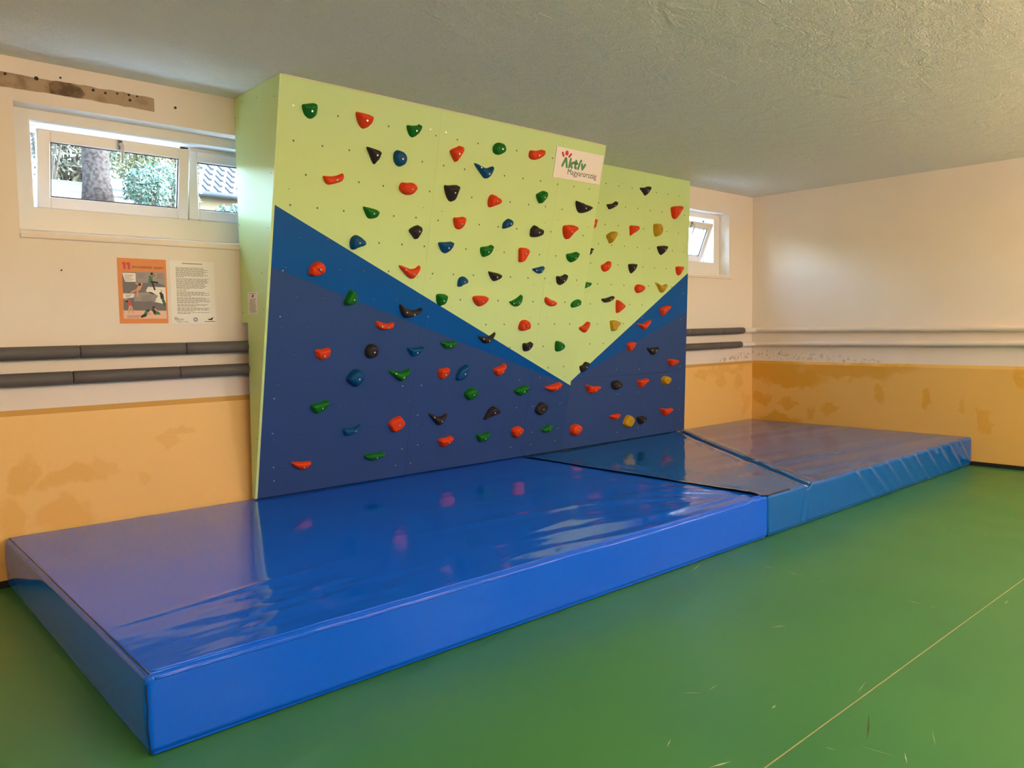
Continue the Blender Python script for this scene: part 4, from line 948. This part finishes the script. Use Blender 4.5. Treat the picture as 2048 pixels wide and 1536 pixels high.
# ================================================================== garden outside the windows
mat('dry_grass', (0.0560, 0.0458, 0.0221), rough=0.9, bump=(12, 0.5, 5), mottle=(2.5, (0.055, 0.052, 0.022), 0.4, 0.65))
mat('bark', (0.0384, 0.0339, 0.0325), rough=0.9, spec=0.1, bump=(22, 1.0, 6), mottle=(22, (0.018, 0.015, 0.014), 0.45, 0.6))
mat('twig', (0.0571, 0.0524, 0.0428), rough=0.9)
mat('leaf_light', (0.0595, 0.0762, 0.0286), rough=0.5); mat('leaf_dark', (0.0167, 0.0476, 0.0286), rough=0.5); mat('leaf_grey', (0.0619, 0.0714, 0.0476), rough=0.6)
mat('render_cream', (0.1428, 0.1238, 0.0952), rough=0.8, bump=(30, 0.1, 3)); mat('roof_tile', (0.0251, 0.0230, 0.0251), rough=0.7, bump=(20, 0.3, 3))
mat('gutter', (0.0476, 0.0524, 0.0666), rough=0.4)
g = MB(); NX, NY = 30, 40
gz = lambda x, y: 2.02+0.205*max(0, min(y, 12)-6.0)+(0.265-0.22*min(1, max(0, (x-4.9)/.9)))*max(0, min(y, 16.5)-12)+0.02*max(0, y-16.5)+0.05*math.sin(x*1.3)*math.sin(y*.9)*min(1, (y-5.9)/3)
vv = []
for i in range(NX+1):
    for j in range(NY+1):
        x = -8+30*i/NX; y = YB+T+24*(j/NY)**1.4; vv.append((x, y, gz(x, y)))
g.add(vv, [(i*(NY+1)+j, (i+1)*(NY+1)+j, (i+1)*(NY+1)+j+1, i*(NY+1)+j+1) for i in range(NX) for j in range(NY)])
tag(g.build('ground', 'dry_grass', smooth=True), kind='structure')
mat('concrete', (0.80, 0.80, 0.78), rough=0.85, bump=(25, 0.2, 4))
s = MB(); s.box(-8, 22, YB+T+.001, YB+T+1.15, 1.9, 2.075); tag(s.build('bounce_apron', 'concrete'), kind='structure')  # added pale strip outside, bounces sunlight through the windows onto the ceiling
s = MB(); s.box(-30, 40, -40, YF-.301, 0.5, 0.9); tag(s.build('ground_front', 'concrete'), kind='structure')
def tree(x, y, r, h, label, lean=0.0):
    z0 = gz(x, y)-.1; e = empty('garden_tree', (x, y, z0), label, 'tree')
    s = MB(); n_ = 12; rr = random.Random(int(x*100))
    s.tube([(x+lean*k/n_+rr.uniform(-.02,.02), y+rr.uniform(-.02,.02), z0+h*k/n_) for k in range(n_+1)], [r*(1.25 if k == 0 else 1)*(1-.45*k/n_) for k in range(n_+1)], 14); s.build('trunk', 'bark', e, smooth=True)
    for k in range(6):
        a = rr.uniform(0, 6.3); zz = z0+h*(.55+.07*k); L_ = rr.uniform(1.0, 1.8); s = MB()
        s.tube([(x, y, zz), (x+L_*.5*math.cos(a), y+L_*.5*math.sin(a), zz+.35), (x+L_*math.cos(a), y+L_*math.sin(a), zz+.9)], [r*.32, r*.2, r*.06], 7); s.build('branch', 'bark', e, smooth=True)
tree(3.13, 12.0, 0.185, 5.5, 'thick bare tree trunk outside the left window')
def shrub(x, y, rx, rz, n_, leaf, label, size=.07, twigs=7):
    z0 = gz(x, y); e = empty('garden_shrub', (x, y, z0), label, 'shrub', 'shrubs outside the left window'); rr = random.Random(int(x*977+y*31))
    s = MB()
    for k in range(twigs):
        a = rr.uniform(0, 6.3); R = rx*rr.uniform(.3, .95)
        s.tube([(x+.1*math.cos(a), y+.1*math.sin(a), z0-.05), (x+R*.5*math.cos(a), y+R*.5*math.sin(a), z0+rz*.8), (x+R*math.cos(a), y+R*math.sin(a), z0+rz*rr.uniform(1.3, 1.9))], [.022, .014, .005], 5)
    s.build('stems', 'twig', e)
    s = MB()
    for k in range(n_):
        while True:
            p = Vector((rr.uniform(-1,1), rr.uniform(-1,1), rr.uniform(-1,1)))
            if .25 < p.length < 1: break
        c_ = Vector((x+p.x*rx, y+p.y*rx, z0+rz+p.z*rz)); d_ = Vector((rr.gauss(0,1), rr.gauss(0,1), rr.gauss(0,1))).normalized(); q_ = d_.orthogonal().normalized()
        sz = size*rr.uniform(.6, 1.3); s.add([c_-d_*sz, c_+q_*sz*.45, c_+d_*sz, c_-q_*sz*.45], [(0,1,2,3)])
    tag(s.build('foliage', leaf, e), kind='stuff')
shrub(2.45, 14.4, .60, 1.0, 420, 'leaf_grey', 'thin twiggy shrub left of the trunk outside', .05, 30)
shrub(3.45, 16.4, .75, 1.2, 420, 'leaf_grey', 'bare twiggy shrub directly behind the trunk outside', .05, 30)
shrub(4.20, 13.6, .58, 1.15, 2400, 'leaf_light', 'tall pale green shrub just right of the trunk outside', .06)
shrub(4.75, 15.4, .72, 1.2, 2400, 'leaf_light', 'pale green bush farther back, right of the trunk outside', .06)
shrub(3.50, 11.1, .30, .33, 1100, 'leaf_dark', 'low dark green bush in the middle of the left pane', .04)
shrub(4.05, 12.1, .34, .36, 1100, 'leaf_dark', 'low dark green bush at the right edge of the left pane', .04)
shrub(5.25, 12.2, .40, .14, 900, 'leaf_dark', 'low green bush in front of the neighbouring house', .04, 3)
for (hx, hy_, hl) in ((2.6, 18.2, 'leaf_grey'), (4.6, 19.6, 'leaf_grey'), (6.0, 17.6, 'leaf_light')):
    shrub(hx, hy_, .68 if hx == 6.0 else .95, 1.5, 2600, hl, {2.6: 'pale hedge bush far behind the trunk, leftmost', 4.6: 'pale hedge bush far behind the trunk, middle one', 6.0: 'pale hedge bush far behind, beside the tiled roof'}[hx], .09, 40)
hs = empty('neighbour_house', (9.5, 22, 4.0), 'cream neighbouring house with a grey tiled roof seen through the window', 'house')
hx0, hx1, hy = 7.2, 15.0, 20.5; ez = 5.12
s = MB(); s.box(hx0+.3, hx1-.3, hy, hy+6, 3.6, ez+.05); s.build('house_wall', 'render_cream', hs)
rows = 13
for k in range(rows):                       # overlapping courses of tiles
    s = MB(); y0 = hy-.45+k*.30; z0 = ez-.06+k*.20
    s.add([(hx0,y0,z0+.045),(hx1,y0,z0+.045),(hx1,y0+.36,z0+.26),(hx0,y0+.36,z0+.26),(hx0,y0,z0),(hx1,y0,z0),(hx1,y0+.36,z0+.2),(hx0,y0+.36,z0+.2)],
          [(0,1,2,3),(4,5,1,0),(7,6,5,4),(0,3,7,4),(1,5,6,2)])
    xx = hx0+(k % 2)*.15
    while xx < hx1-.3:                      # rolls of the pantiles
        s.tube([(xx, y0-.005, z0+.05), (xx, y0+.36, z0+.262)], .04, 6); xx += .30
    s.build('tile_course', 'roof_tile', hs)
s = MB(); s.tube([(hx0, hy-.50, ez-.09), (hx1, hy-.50, ez-.09)], .07, 10); s.build('gutter', 'gutter', hs, smooth=True)
